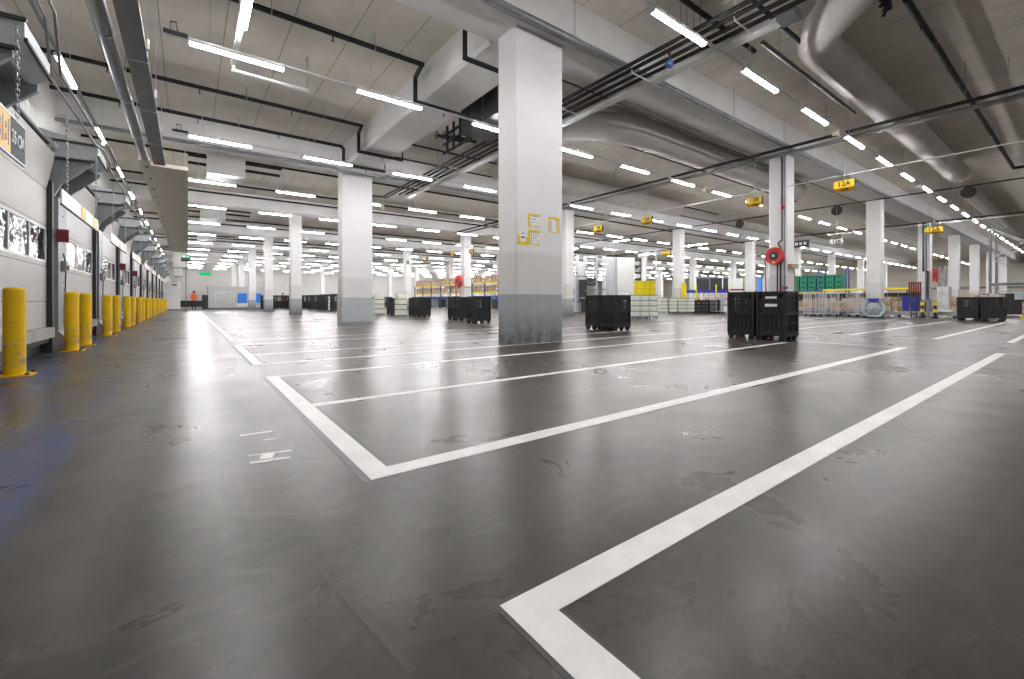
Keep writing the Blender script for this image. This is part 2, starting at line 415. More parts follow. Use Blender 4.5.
# ================================================================== DOCK WALL
DZ0, DZ1 = .5, 3.15
for i, k in enumerate(range(-1, NDOCK)):
    y0, y1 = DOCK0 + DP * (k - 1) + .75, DOCK0 + DP * k - .85
    b = MB()
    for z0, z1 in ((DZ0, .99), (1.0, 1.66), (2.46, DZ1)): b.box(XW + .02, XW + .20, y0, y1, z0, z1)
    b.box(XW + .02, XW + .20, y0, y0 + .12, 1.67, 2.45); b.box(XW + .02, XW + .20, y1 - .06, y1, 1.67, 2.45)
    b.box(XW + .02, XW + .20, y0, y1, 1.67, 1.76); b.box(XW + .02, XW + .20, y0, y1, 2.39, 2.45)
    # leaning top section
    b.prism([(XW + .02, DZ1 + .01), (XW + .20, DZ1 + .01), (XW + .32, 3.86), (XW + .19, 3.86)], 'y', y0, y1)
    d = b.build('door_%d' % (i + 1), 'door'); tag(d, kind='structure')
    fr = MB(); n = 3
    for j in range(n + 1):
        yy = y0 + .12 + (y1 - y0 - .18) * j / n; fr.box(XW + .05, XW + .207, yy - .022, yy + .022, 1.76, 2.39)
    fr.box(XW + .05, XW + .207, y0 + .1, y1 - .05, 1.74, 1.78); fr.box(XW + .05, XW + .207, y0 + .1, y1 - .05, 2.37, 2.41)
    fr.build('window_frame', 'white', d)
    for j in range(n):
        a = y0 + .12 + (y1 - y0 - .18) * j / n + .022; e = y0 + .12 + (y1 - y0 - .18) * (j + 1) / n - .022
        MB().box(XW + .17, XW + .19, a, e, 1.78, 2.37).build('window_pane', 'pane', d)
    sl = MB()
    for zz in (.995, 1.665, 2.455, DZ1 + .005): sl.box(XW + .03, XW + .195, y0, y1, zz - .006, zz + .006)
    sl.build('door_seal', 'seal', d)

# bollards in front of each post zone
bol = thing('bollard', 'yellow steel bollard', 'bollard')
MB().lathe([(0, 1.185), (.085, 1.18), (.105, 1.155), (.108, 1.15), (.108, .015)], 24).lathe([(.1095, 1.085), (.1095, 1.075)], 24).build('post', 'bollard', bol)
MB().box(-.18, .18, -.18, .18, 0, .018, 0, .02).build('base_plate', 'bollard', bol)
for a, c in ((-1, -1), (1, -1), (1, 1), (-1, 1)):
    MB().lathe([(0, .05), (.012, .05), (.012, .034)], 8).lathe([(.026, .034), (.026, .016)], 6).lathe([(0, .034), (.026, .034)], 6).build('bolt', 'dark_steel', bol, (a * .145, c * .145, 0))
nb = 0
for k in range(-1, NDOCK):
    for s in (-1, 1):
        y = DOCK0 + DP * k + s * (.72 if k < 1 else .95)
        if k == -1 and s == -1: continue
        nb += 1
        lab = ('yellow steel bollard standing alone, nearest of the row along the dock doors' if nb == 1 else
               'scuffed yellow steel bollard, %s in the dock row counted from the nearest' % nth(nb))
        if nb == 1: bol.location = (-1.87, 8.68, 0); bol['label'] = lab; bol['group'] = 'yellow bollards along the docks'
        else: copy_tree(bol, (-1.87, y, 0), lab)

# leveller bumper and steel frame at every dock
lev = thing('dock_leveller', 'x', 'dock leveller')
MB().box(0, .30, -1.72, 1.72, .30, .49, 0, .02).build('lip_plate', 'concrete', lev)
MB().box(.0, .22, -1.68, 1.68, .20, .27).build('rubber_edge', 'seal', lev)
MB().box(.02, .10, -1.7, 1.7, 0, .18).build('pit_frame', 'dark_steel', lev)
fr = thing('dock_post', 'x', 'dock post')
# local y: -.85 .. .75 about the zone centre
MB().box(.02, .28, -.86, -.72, 0, 3.35).build('door_track', 'seal', fr)
MB().box(.04, .25, -.70, -.66, 0, 3.2).build('track_edge', 'galv', fr)
pl_ = MB(); pl_.box(.0, .28, -.36, -.31, .36, 3.12); pl_.box(.24, .28, -.36, .38, .36, 3.12); pl_.box(0, .28, .33, .38, .36, 3.12)
for j in range(9): pl_.lathe([(0, .286), (.016, .286), (.016, .279)], 8, 1, (0, 0.06, .55 + j * .28), 'x')
pl_.build('steel_plate_column', ['galv_dark', 'seal'], fr)
MB().prism([(0, 0), (.44, 0), (.38, .28), (.29, .40), (0, .40)], 'y', -.46, .5).build('concrete_shoe', 'concrete', fr)
MB().prism([(0, 3.1), (.26, 3.1), (.36, 3.34), (.80, 3.78), (.80, 3.86), (0, 3.86)], 'y', -.60, -.52).build('gusset_plate', 'galv_dark', fr)
MB().prism([(0, 3.1), (.26, 3.1), (.36, 3.34), (.80, 3.78), (.80, 3.86), (0, 3.86)], 'y', .42, .50).build('gusset_plate', 'galv_dark', fr)
bx = MB(); bx.prism([(0, 3.86), (.70, 3.86), (.90, 3.98), (.90, 4.20), (0, 4.42)], 'y', -.62, .52)
bx.build('bracket_box', 'galv', fr)
fl_ = MB(); fl_.box(.0, .86, -.66, -.62, 3.84, 3.88); fl_.box(.0, .92, -.66, -.62, 4.19, 4.23); fl_.box(.90, .93, -.66, .56, 3.96, 4.0)
fl_.build('bracket_flange', 'dark_steel', fr)
hd = MB(); hd.tube([(.30, -.05, 2.0), (.34, -.02, 1.75), (.32, -.02, 1.1), (.30, .1, .6)], .012, 6); hd.build('control_cable', 'seal', fr)
cb = MB().box(.28, .36, -.12, .12, 1.62, 1.84, 0, .015).build('control_box', 'galv_dark', fr)
MB().lathe([(0, .03), (.045, .025), (.05, 0)], 12, 0, (.36, -.02, 1.70), 'x').build('stop_button', 'red', cb)
MB().lathe([(0, .02), (.03, .018), (.034, 0)], 10, 0, (.28, .05, 1.30), 'x').build('yellow_socket', 'yellow', fr)
dm = thing('door_motor', 'x', 'door motor')
MB().tube([(.28, -1.6, 0), (.28, 1.62, 0)], .035, 8).build('drive_shaft', 'dark_steel', dm)
MB().box(.12, .42, -1.62, -1.3, -.13, .15, 0, .03).build('gear_box', 'dark_steel', dm)
MB().box(.02, .16, -1.7, 1.7, .16, .26).build('lintel_rail', 'galv_dark', dm)
MB().tube([(.28, 1.35, 0), (.28, 1.62, 0)], .10, 12).build('cable_drum', 'galv', dm)
levs, posts = {}, {}
for i, k in enumerate(range(-1, NDOCK)):
    c = DOCK0 + DP * k; yd = c - DP / 2 - .05
    a = (XW, c, 0)
    lp = ('galvanised steel dock post with bracket, partly out of frame above the nearest sign' if k == -1 else
          'galvanised steel dock post with folded bracket, %s along the door wall' % nth(k + 1))
    ll = 'grey dock leveller lip under the %s door of the dock wall' % nth(i + 1)
    lm = 'dark drive shaft and motor above the %s door of the dock wall' % nth(i + 1)
    if i == 0:
        fr.location = a; fr['label'] = lp; fr['group'] = 'dock posts between the doors'
        lev.location = (XW + .02, yd, 0); lev['label'] = ll; lev['group'] = 'dock levellers'
        dm.location = (XW, yd, 3.98); dm['label'] = lm; dm['group'] = 'door motors'
    else:
        copy_tree(fr, a, lp); copy_tree(lev, (XW + .02, yd, 0), ll); copy_tree(dm, (XW, yd, 3.98), lm)
    if k in (0, 2, 3):
        t = MB().box(.26, .44, -.42, -.40, 2.2, 2.46).build('notice_board', 'red_dark', None, a)
        MB().box(.24, .32, -.40, -.36, 2.32, 2.36).build('bracket', 'dark_steel', t)
        tag(t, {0: 'dark red square board on the nearest full dock post', 2: 'dark red square board on the third dock post',
                3: 'small dark red board on the fourth dock post'}[k], 'board', 'red boards on the dock posts')

# clearance signs hung on chains in front of the doors
def chain(b, x, y, z0, z1):
    z = z0; i = 0
    while z < z1:
        L = .07; wv = .014
        if i % 2: pts = [(x - wv, y, z), (x - wv, y, z + L), (x + wv, y, z + L), (x + wv, y, z), (x - wv, y, z)]
        else: pts = [(x, y - wv, z), (x, y - wv, z + L), (x, y + wv, z + L), (x, y + wv, z), (x, y - wv, z)]
        b.tube(pts, .0045, 5); z += L - .012; i += 1
def hang_sign(i, y0, y1, label, kind):
    X = -1.47; t = thing('clearance_sign', label, 'sign', (X, (y0 + y1) / 2, 2.52 if kind == 'text' else 2.42), 'clearance signs hung over the docks')
    L = (y1 - y0) / 2; h = .40 if kind == 'text' else .22
    if kind == 'text':
        MB().box(-.02, 0, -L, L, 0, h).box(-.021, .004, -L, L, -.02, .0, 1).box(-.021, .004, -L, L, h, h + .015, 1).build('board', ['sign_dark', 'galv'], t)
        MB().box(0, .004, -L, L - .52, .004, h - .004).build('orange_panel', 'sign_orange', t)
        b = MB(); b.add(text_mesh('35 CM'), frame((0, 1, 0), (0, 0, 1), (.003, L - .265, h / 2), .19, .8)); b.build('lettering', 'sign_light', t)
        b = MB()
        for q in range(3):
            b.box(.004, .007, L - .60 - q * .16, L - .575 - q * .16, .07, .33); b.box(.004, .007, L - .68 - q * .16, L - .65 - q * .16, .10, .16); b.box(.004, .007, L - .68 - q * .16, L - .65 - q * .16, .22, .28)
        b.build('grey_marks', 'galv_dark', t)
    else:
        MB().box(-.02, 0, -L, L, 0, h).box(-.021, .004, -L, L, -.02, .0, 1).build('board', ['white', 'seal'], t)
        for q in (-.12, .62): MB().box(0, .004, L * q, L * q + .42, .01, h - .01).build('orange_panel', 'sign_orange', t)
    for q in (-.8, .83):
        b = MB(); chain(b, 0, L * q, h, 1.42 if i < 3 else .9); b.build('chain', 'galv', t)
hang_sign(0, 4.05, 7.2, 'orange and dark clearance sign on chains lettered 35 CM, nearest dock', 'text')
for i, k in enumerate(range(0, 8)):
    y1 = DOCK0 + DP * k - .8
    hang_sign(i + 1, y1 - 3.2, y1, 'white clearance sign with orange blocks on chains, %s of its kind from the camera' % nth(i + 1), 'white')

# conduits in front of the brackets, pipe, cable tray and bulkhead overhead
for j, (x, z, lab) in enumerate(((-1.50, 4.16, 'thin steel conduit with jogs along the dock brackets, lower run'), (-1.41, 4.25, 'thin steel conduit along the dock brackets, upper run'))):
    pts = [(x, 3, z + .55), (x, 8.2, z + .55), (x - .06, 8.9, z)]
    for k in range(0, NDOCK):
        yb = DOCK0 + DP * k; pts += [(x, yb - .9, z), (x + .07, yb - .5, z + .02), (x + .07, yb + .6, z + .02), (x, yb + 1.0, z)]
    o = MB().tube(pts, .018, 8).build('conduit', 'grey_pipe'); tag(o, lab, 'conduit')
o = thing('heating_pipe', 'thick grey lacquered pipe running overhead along the dock wall', 'pipe', (-1.26, 3, 6.12))
MB().tube([(0, 0, 0), (0, 17.3, 0)], .125, 20).build('pipe', 'grey_pipe', o)
for y in (1.5, 8.2, 11.6, 14.6):
    MB().lathe([(.13, -.03), (.14, -.03), (.14, .03), (.13, .03)], 20, 0, (0, y, 0), 'y').tube([(0, y, .13), (0, y, ZC - 6.12)], .01, 6).build('pipe_clamp', 'galv', o)
o = thing('cable_tray', 'wide flat grey cable tray beside the overhead pipe', 'cable tray', (-.84, 3, 6.0))
MB().box(-.17, .17, 0, 17.6, 0, .02).box(-.17, -.155, 0, 17.6, .02, .11).box(.155, .17, 0, 17.6, .02, .11).build('tray', 'tray', o)
for y in (1.2, 6.2, 8.9, 11.9, 14.9): MB().bar((.16, y, .1), (.16, y, ZC - 6.0), .016).bar((-.2, y, -.012), (.2, y, -.012), .03, .02).build('tray_hanger', 'galv', o)
for y in (8.3, 10.9, 13.5): MB().box(.17, .22, y, y + .12, .03, .22, 0, .01).build('junction_box', 'white', o)
MB().box(-.06, .04, 17.1, 17.16, -.06, -.0).build('red_indicator', 'red', o)
o = thing('boarded_bulkhead', 'long beige boarded bulkhead hanging below the ceiling beside the docks', 'bulkhead', (0, 20.6, 0))
MB().box(-1.11, 0, .25, 35.5, 6.0, 6.14).build('casing', 'bulkhead', o)
b = MB().box(-1.42, -1.11, -.25, 35.5, 6.03, 6.14)
b.build('side_strip', 'bulkhead', o)
for y in (1.4, 8, 14, 20, 27, 34):
    for x in (-1.05, -.1): MB().bar((x, y, 6.14), (x, y, ZC), .03).build('hanger', 'galv', o)
for j in range(16): MB().box(-1.26, -1.20, .5 + j * 2.0, .74 + j * 2.0, 6.015, 6.03).build('vent_slot', 'seal', o)
o = thing('exit_sign', 'green lit exit sign on a pole at the end of the bulkhead', 'exit sign', (-.15, 50, 0))
MB().tube([(0, 0, 0), (0, 0, 4.7)], .025, 8).build('pole', 'dark_steel', o)
MB().box(-.36, .36, -.05, .05, 4.62, 4.95).build('housing', 'dark_steel', o)
MB().box(-.34, .34, -.06, -.05, 4.97, 5.22).box(-.36, .36, -.05, .05, 4.95, 5.24).build('panel', 'exit', o)
b = MB().box(-.26, -.06, -.066, -.06, 5.03, 5.16).prism([(.0, 5.08), (.12, 5.08), (.12, 5.04), (.2, 5.095), (.12, 5.15), (.12, 5.11), (.0, 5.11)], 'y', -.066, -.06); b.build('arrow', 'exit_white', o)
o = thing('exit_sign', 'far green lit exit sign hanging above the grey container room', 'exit sign', (2.2, 84, 5.0))
MB().box(-.75, .75, -.05, .05, 0, .5).build('panel', 'exit', o); MB().bar((0, 0, .5), (0, 0, 3.3), .04).build('rod', 'dark_steel', o)
o = thing('air_handling_box', 'pale sheet metal box under the ceiling beyond the bulkhead', 'air unit', (-1.0, 57.2, 3.6))
MB().box(-.25, 1.0, 0, 3.4, .9, 3.2).box(-.2, .5, .2, 3.0, .0, .85).build('casing', 'white', o); MB().box(-.25, 1.02, -.03, 0, .86, .92).build('ledge', 'galv_dark', o)
# second pair of lamps: the strip lights over the dock wall run along it

# ================================================================== LIGHTS
ZL = 6.6
def make_lamp(L=1.83):
    h = MB().prism([(-.055, .03), (.055, .03), (.035, .09), (-.035, .09)], 'x', 0, L).box(-.03, 0, -.06, .06, -.014, .06).box(L, L + .03, -.06, .06, -.014, .06)
    g = MB().prism([(-.032, -.014), (.032, -.014), (.058, .03), (-.058, .03)], 'x', 0, L)
    return h, g
h_, g_ = make_lamp()
lampA = thing('ceiling_light', 'x', 'ceiling light'); h_.build('housing', 'rail', lampA); g_.build('diffuser', 'lamp', lampA)
far = MB(); far.v = list(h_.v); far.f = list(h_.f); far.mi = [0] * len(h_.f); far.sm = [False] * len(h_.f)
far._add(g_.v, g_.f, 1)
lampB = far.build('ceiling_light', ['rail', 'lamp']); lampB['category'] = 'ceiling light'
LROW = [5.15 + 6.66 * k for k in range(14)]
cam = (0, 0, 1)
spots = []
for r, y in enumerate(LROW):
    for i in range(29):
        x = .03 + 3.6 * i
        if abs(y - 11.67) < .1 and i in (9,): pass
        d = math.hypot(x, y)
        if d > 118: continue
        spots.append((d, r, i, x, y))
spots.sort()
NEAR = 292
firstA = firstB = True
rest = MB()
for n, (d, r, i, x, y) in enumerate(spots):
    if n >= NEAR:
        b = len(rest.v)
        vs = [(v[0] + x, v[1] + y, v[2] + ZL) for v in far.v]; rest.v += vs
        rest.f += [[q + b for q in f] for f in far.f]; rest.mi += far.mi; rest.sm += far.sm
        continue
    lab = 'strip lamp, %s from the dock side in the %s lamp row' % (nth(i + 1), nth(r + 1))
    if d < 45:
        if firstA: lampA.location = (x, y, ZL); lampA['label'] = lab; lampA['group'] = 'strip lamps in rows under the ceiling'; firstA = False
        else: copy_tree(lampA, (x, y, ZL), lab)
    else:
        if firstB: lampB.location = (x, y, ZL); lampB['label'] = lab; lampB['group'] = 'strip lamps in rows under the ceiling'; firstB = False
        else: c = mesh_copy(lampB, None, (x, y, ZL)); c['label'] = lab
tag(rest.build('distant_ceiling_lights', ['rail', 'lamp']), 'rows of tiny lit strip lamps in the farthest corner of the ceiling', 'ceiling lights', kind='stuff')
# rows behind the camera light the near floor: lamps of the same length, outside the view
for y in (-1.5, -8.16):
    for i in range(0, 12):
        ld = bpy.data.lights.new('strip_lamp', 'AREA'); ld.shape = 'RECTANGLE'; ld.size = 1.83; ld.size_y = .1; ld.energy = 27; ld.color = (1, .975, .985)
        o = bpy.data.objects.new('strip_lamp', ld); col.objects.link(o); o.location = (.9 + 3.6 * i, y, ZL)
# lamps over the dock wall, running along it
dim = lampA.children[1].data.copy() if lampA.children[1].name.startswith('diffuser') else lampA.children[0].data.copy()
dim.materials[0] = M['lamp_dim']
for k in range(0, 11):
    y = 13.95 + DP * k
    c = copy_tree(lampA, (-2.36 + .0, y, 6.5), 'lit strip lamp running along the dock wall, %s of that line from the camera' % nth(k + 1), PI / 2, 'strip lamps along the dock wall')
    for ch in c.children:
        if ch.name.startswith('diffuser'): ch.data = dim
for x, y, z, lab in ((.95, 9.0, 6.78, 'lit strip lamp set crosswise above the nearest lamp row on the left'), (31.6, 24.9, 6.45, 'lit strip lamp set crosswise near the white tote stacks'),
                     (38.6, 21.6, 6.3, 'lit strip lamp set crosswise behind the third pillar'), (27.5, 27.3, 5.6, 'low lit strip lamp set crosswise beside the lift mast'), (42, 30, 6.3, 'small lit strip lamp set crosswise far behind the yellow bins')):
    copy_tree(lampA, (x, y, z), lab, PI / 2, 'strip lamps set crosswise')
# trunking rails that carry the lamps
ROD = MB().tube([(0, 0, .0), (0, 0, ZC - ZL - .09)], .008, 5).build('hanger_rod', 'galv'); rod_first = True
for r, y in enumerate(LROW[:10]):
    lab = 'light rail carrying the %s row of strip lamps' % nth(r + 1)
    o = thing('light_rail', lab, 'light rail', (0, y, ZL + .09), 'light rails under the ceiling')
    MB().box(-.4, 104, -.03, .03, 0, .05).build('rail', 'rail', o)
    if r < 4:
        for i in range(14 if r < 2 else 9):
            if rod_first: ROD.parent = o; ROD.location = (.4 + 3.6 * i, 0, 0); rod_first = False
            else: mesh_copy(ROD, o, (.4 + 3.6 * i, 0, 0))
    if r in (0, 1, 2): MB().box(-.42, .0, -.12, -.06, -.02, .05).tube([(-.3, -.1, .05), (-.3, -.16, .2), (-.2, -.2, .2), (-.18, -.12, .05)], .012, 6).build('feed_box', 'dark_steel', o)
o = thing('light_rail', 'grey light rail running along above the dock doors', 'light rail', (-2.36, 3, 6.6))
MB().box(-.03, .03, 0, 66, 0, .07).build('rail', 'tray', o)
for j in range(8): MB().tube([(0, 2.2 + 5.05 * j, .07), (0, 2.2 + 5.05 * j, ZC - 6.6)], .008, 5).build('hanger_rod', 'galv', o)
o = thing('conduit_loop', 'bright metal conduit dropping to an L under the nearest lamp row', 'conduit', (.9, 11.0, 6.75))
MB().box(-.06, .06, -3.2, 1.9, .12, .2).build('trunking', 'tray_light', o)
MB().tube([(0, -.2, 1.52), (0, -.2, .1)], .03, 8).build('drop', 'tray_light', o); MB().tube([(.0, 1.8, .1), (.0, 1.85, .0), (1.72, 1.9, 0), (1.72, 1.9, .9)], .045, 8).build('conduit', 'tray_light', o)

# ================================================================== PIPES, TRAYS, DUCTS UNDER THE CEILING
def run(name, label, cat, pts, r, mat, group=None, hang=(), n=8, clamp=None):
    o = thing(name, label, cat, pts[0], group); p0 = Vector(pts[0])
    MB().tube([Vector(p) - p0 for p in pts], r, n).build('pipe', mat, o)
    for h in hang:
        q = Vector(h) - p0
        MB().tube([q + Vector((0, 0, r)), q + Vector((0, 0, ZC - h[2]))], .009, 5).lathe([(r + .004, -.015), (r + .012, -.015), (r + .012, .015), (r + .004, .015)], n, 0, q, 'x').build('hanger', 'galv_dark', o)
    return o
def sprinkler_heads(o, pts, r):
    p0 = o.location
    for p in pts:
        q = Vector(p) - p0
        MB().tube([q, q - Vector((0, 0, r + .09))], .02, 6).lathe([(0, -.1), (.045, -.1), (.03, -.085), (0, -.085)], 8, 0, (q.x, q.y, q.z - r - .03)).build('sprinkler_head', 'dark_steel', o)
Zp = 7.92
n = 0
for k in range(0, 5):
    c = 8.25 + 13.5 * k
    for off in (3.55, 9.1, 11.95):
        y = c + off; n += 1
        if k == 0:
            pts = [(XU + .02, y, Zp), (5.5, y, Zp), (5.62, y + .75, Zp - .03), (5.62, y + .75, 7.14), (7.5, y + .75, 7.14)]
            if off > 11: pts = [(XU + .02, y, Zp), (5.5, y, Zp), (5.6, y, Zp - .1), (5.6, y, 7.14), (7.5, y, 7.14)]
            o = run('sprinkler_pipe', 'black sprinkler pipe stepping down under the boxed beam, %s from the camera' % nth([3.55, 9.1, 11.95].index(off) + 1), 'sprinkler pipe', pts, .07, 'black_pipe',
                    'sprinkler pipes under the ceiling', [(x, y, Zp) for x in (-.9, 1.6, 4.1)])
            sprinkler_heads(o, [(x, y, Zp) for x in (.3, 3.0, -1.9)] + [(6.6, y + (.75 if off < 11 else 0), 7.14)], .07)
            yy = y + (.75 if off < 11 else 0); MB().tube([Vector((7.5, yy, 7.14)) - o.location, Vector((7.5, yy, Zp)) - o.location, Vector((34 if off < 11 else 60, yy, Zp)) - o.location], .045, 8).build('branch_pipe', 'black_pipe', o)
            for x in (10, 15, 20, 25, 30): MB().tube([Vector((x, yy, Zp)) - o.location, Vector((x, yy, ZC)) - o.location], .008, 5).build('hanger', 'galv_dark', o)
        else:
            run('sprinkler_pipe', 'dark sprinkler pipe across the ceiling, %s line counted from the camera' % nth(n), 'sprinkler pipe', [(XU + .02, y, Zp), (100, y, Zp)], .06, 'black_pipe', 'sprinkler pipes under the ceiling')
o = run('sprinkler_pipe', 'long black sprinkler pipe with a step at its far end, upper right ceiling', 'sprinkler pipe', [(13.2, 2.62, Zp), (34.5, 2.62, Zp), (34.5, 2.1, Zp), (34.5, 2.1, 7.1), (34.5, .2, 7.1)], .075, 'black_pipe', 'sprinkler pipes under the ceiling',
        [(x, 2.62, Zp) for x in (16, 19.5, 23, 27)])
sprinkler_heads(o, [(x, 2.62, Zp) for x in (14.6, 17.9, 21, 25)], .075)
# along the girders
run('girder_pipe', 'thick grey pipe clamped along the south edge of the nearest girder', 'pipe', [(1.0, 7.44, 7.2), (5.5, 7.44, 7.2), (6.9, 7.44, 7.2), (100, 7.44, 7.2)], .085, 'grey_pipe', None, [(x, 7.44, 7.2) for x in (3.4, 7.4, 11, 15, 19)])
run('conduit_pair', 'thin dark conduit under the north edge of the nearest girder', 'conduit', [(7.5, 9.0, 7.22), (60, 9.0, 7.22)], .03, 'dark_steel')
run('girder_pipe', 'grey pipe along the second girder passing around the pillar head', 'pipe', [(XU + .02, 20.9, 7.12), (5.4, 20.9, 7.12), (5.5, 20.75, 7.0), (7.7, 20.75, 7.0), (7.8, 20.9, 7.12), (40, 20.9, 7.12)], .07, 'grey_pipe')
o = run('girder_drop', 'black drop pipe with an elbow beside the nearest pillar head', 'pipe', [(5.62, 9.55, 8.12), (5.62, 9.55, 7.14), (7.6, 9.55, 7.14)], .065, 'black_pipe')
# main runs crossing the nave
for j, (x, z) in enumerate(((8.9, 6.93), (9.13, 6.93), (9.43, 6.93), (9.7, 6.93))):
    pts = [(x, 2.5, z), (x, 23.8 - j * .3, z)] + ([(x, 24.3, z), (7.2, 24.4, z)] if j < 2 else [])
    run('main_pipe', 'black main pipe in the bundle behind the nearest pillar, %s from the left' % nth(j + 1), 'pipe', pts, .05, 'black_pipe', 'bundle of black mains behind the nearest pillar', [(x, y, z) for y in (5.6, 12.5, 17.5)])
o = thing('cable_tray', 'light metal cable tray running beside the bundle of black pipes', 'cable tray', (10.0, 3.9, 6.84))
MB().box(-.13, .13, 0, 19.5, 0, .02).box(-.13, -.115, 0, 19.5, .02, .10).box(.115, .13, 0, 19.5, .02, .10).build('tray', 'tray_light', o)
for y in (.6, 3.2, 5.8, 9, 13, 17): MB().bar((-.13, y, -.01), (-.9, y, -.01), .025).bar((-.9, y, 0), (-.9, y, .5), .02).bar((.0, y, .1), (.0, y, ZC - 6.86), .012).build('tray_bracket', 'tray_light', o)
MB().box(-.12, .12, 1.0, 1.18, .02, .34).box(-.1, .1, 1.02, 1.16, .34, .36, 1).build('junction_box', ['white', 'tray'], o)
MB().box(-.19, .19, -.25, .1, -.02, .15).build('tray_end', 'tray', o)
o = thing('valve', 'blue valve actuator on the bundle of black pipes', 'valve', (9.3, 6.15, 6.75))
MB().lathe([(0, .02), (.09, 0), (.10, -.09), (.05, -.13), (0, -.14)], 14).build('actuator', 'blue_steel', o); MB().tube([(0, 0, 0), (0, 0, .22)], .03, 8).build('stem', 'dark_steel', o)
for (x0, x1, y, z, r, lab) in ((8.3, 12.2, 5.5, 7.7, .06, 'short thick black pipe stub between the mains and the lamp row'), (9.2, 13.8, 4.45, 7.5, .05, 'black pipe parallel to the nearest lamp row, right of the pillar')):
    run('cross_pipe', lab, 'pipe', [(x0, y, z), (x1, y, z)], r, 'black_pipe', None, [(x0 + .4, y, z), (x1 - .4, y, z)])
run('conduit', 'pale edged conduit running right beside the nearest lamp row', 'conduit', [(10.6, 4.6, 6.95), (17.0, 4.6, 6.95)], .05, 'dark_steel', None, [(x, 4.6, 6.95) for x in (11.5, 14, 16.5)])
run('main_pipe', 'black pipe crossing in front of the reel pillar head', 'pipe', [(18.95, .3, 7.05), (18.95, 34, 7.05)], .06, 'black_pipe', None, [(18.95, y, 7.1) for y in (2.4, 4.2, 6.0, 11.5, 16)])
o = thing('cable_tray', 'grey cable tray crossing over the reel pillar head', 'cable tray', (19.75, .3, 7.02))
MB().box(-.12, .12, 0, 34, 0, .02).box(-.12, -.105, 0, 34, .02, .09).box(.105, .12, 0, 34, .02, .09).build('tray', 'tray', o)
for y in (1.3, 2.9, 4.5, 6.0): MB().tube([(0, y, .05), (0, y, ZC - 7.02)], .01, 5).build('tray_hanger', 'galv', o)
run('main_pipe', 'dark pipe crossing the ceiling beyond the third pillar of the near row', 'pipe', [(33.2, .3, 7.1), (33.2, 40, 7.1)], .035, 'black_pipe')
run('main_pipe', 'dark pipe crossing the ceiling far right before the racks', 'pipe', [(46, .3, 7.1), (46, 60, 7.1)], .05, 'black_pipe')
run('sign_cable', 'thin pale cable carrying the near line of yellow aisle signs', 'cable', [(20.6, .4, 5.92), (20.6, 40, 5.92)], .02, 'white')
run('sign_cable', 'thin pale cable carrying the far line of yellow aisle signs', 'cable', [(38.2, 2.0, 5.92), (38.2, 12, 5.92)], .025, 'white')
# valve set and dark unit behind the boxed beam
o = thing('sprinkler_valve_set', 'tangle of black valves and pipes hanging behind the boxed beam', 'valve set', (8.15, 14.6, 6.75))
b = MB()
for q in range(4): b.tube([(0, -.9 + q * .5, .05), (0, -.9 + q * .5, 1.1)], .05, 8)
for zz in (.1, .45, .8): b.tube([(0, -1.2, zz), (0, .9, zz)], .05, 8)
for q in range(3): b.tube([(-.5, -.7 + q * .6, .2 + .2 * q), (.5, -.7 + q * .6, .2 + .2 * q)], .06, 8)
b.build('manifold', 'black_pipe', o)
for q in range(3): MB().lathe([(.12, -.02), (.15, 0), (.12, .02)], 14, 0, (-.52, -.7 + q * .6, .2 + .2 * q), 'x').build('hand_wheel', 'dark_steel', o)
o = thing('ventilation_unit', 'dark ventilation unit hanging in the shade behind the nearest pillar', 'ventilation unit', (8.25, 12.2, 6.85))
MB().box(-.55, .55, -1.1, 1.2, 0, 1.0, 0, .05).build('casing', 'dark_steel', o)
b = MB(); [b.bar((x, -1.2, 1.1), (x, 1.6, 1.1), .06) for x in (-.45, .45)]; [b.bar((-.5, y, 1.1), (.5, y, 1.1), .06) for y in (-1.1, .2, 1.5)]; b.build('frame', 'black_pipe', o)
MB().box(-.2, .5, -2.0, -1.12, .1, .8, 0, .03).build('pale_flap', 'white', o)
# round textile ducts
def bend(a, b, c, n=7):
    a, b, c = Vector(a), Vector(b), Vector(c)
    return [a * (1 - t) ** 2 + b * 2 * t * (1 - t) + c * t * t for t in [i / n for i in range(n + 1)]]
def duct(label, pts, r, loc, rings=(), cone=None):
    o = thing('ventilation_duct', label, 'duct', loc, 'round ducts under the ceiling'); p0 = Vector(loc)
    MB().tube([Vector(p) - p0 for p in pts], r, 24).build('duct', 'duct', o)
    for x in rings:
        MB().lathe([(r * .99, -.03), (r * 1.03, 0), (r * .99, .03)], 24, 0, Vector((x, pts[-1][1], pts[-1][2])) - p0, 'x').build('duct_seam', 'duct', o)
    return o
ZD = 7.62
duct('grey round textile duct with a bend, right of the nearest lamp row', [(9.4, 1.1, ZD)] + bend((12.0, 3.7, ZD), (12.65, 4.35, ZD), (13.5, 4.35, ZD)) + [(32.2, 4.35, ZD)], .45, (12, 4.35, ZD), (16.3, 21, 26, 30))
duct('large dark duct bending right behind the nearest pillar', [(9.0, 14.6, ZD)] + bend((11.4, 12.2, ZD), (12.8, 10.8, ZD), (14.8, 10.8, ZD)) + [(29.3, 10.8, ZD)], .56, (12, 10.8, ZD), (17, 22))
duct('dark round duct crossing the ceiling bay behind the boxed beam line', [(12.5, 18.1, ZD), (28.3, 18.1, ZD)], .52, (12.5, 18.1, ZD))
for y, lab in ((4.7, 'dark mouthed round duct at the far right, in line with the bent grey duct'), (11.4, 'dark mouthed round duct between the reel pillar and the next'), (18.4, 'dark mouthed round duct left of the reel pillar')):
    o = duct(lab, [(38.1, y, ZD), (62, y, ZD)], .36, (38.1, y, ZD))
    MB().lathe([(0, -.02), (.35, -.02), (.36, .0)], 24, 0, (0, 0, 0), 'x').build('duct_end', 'duct_dark', o)
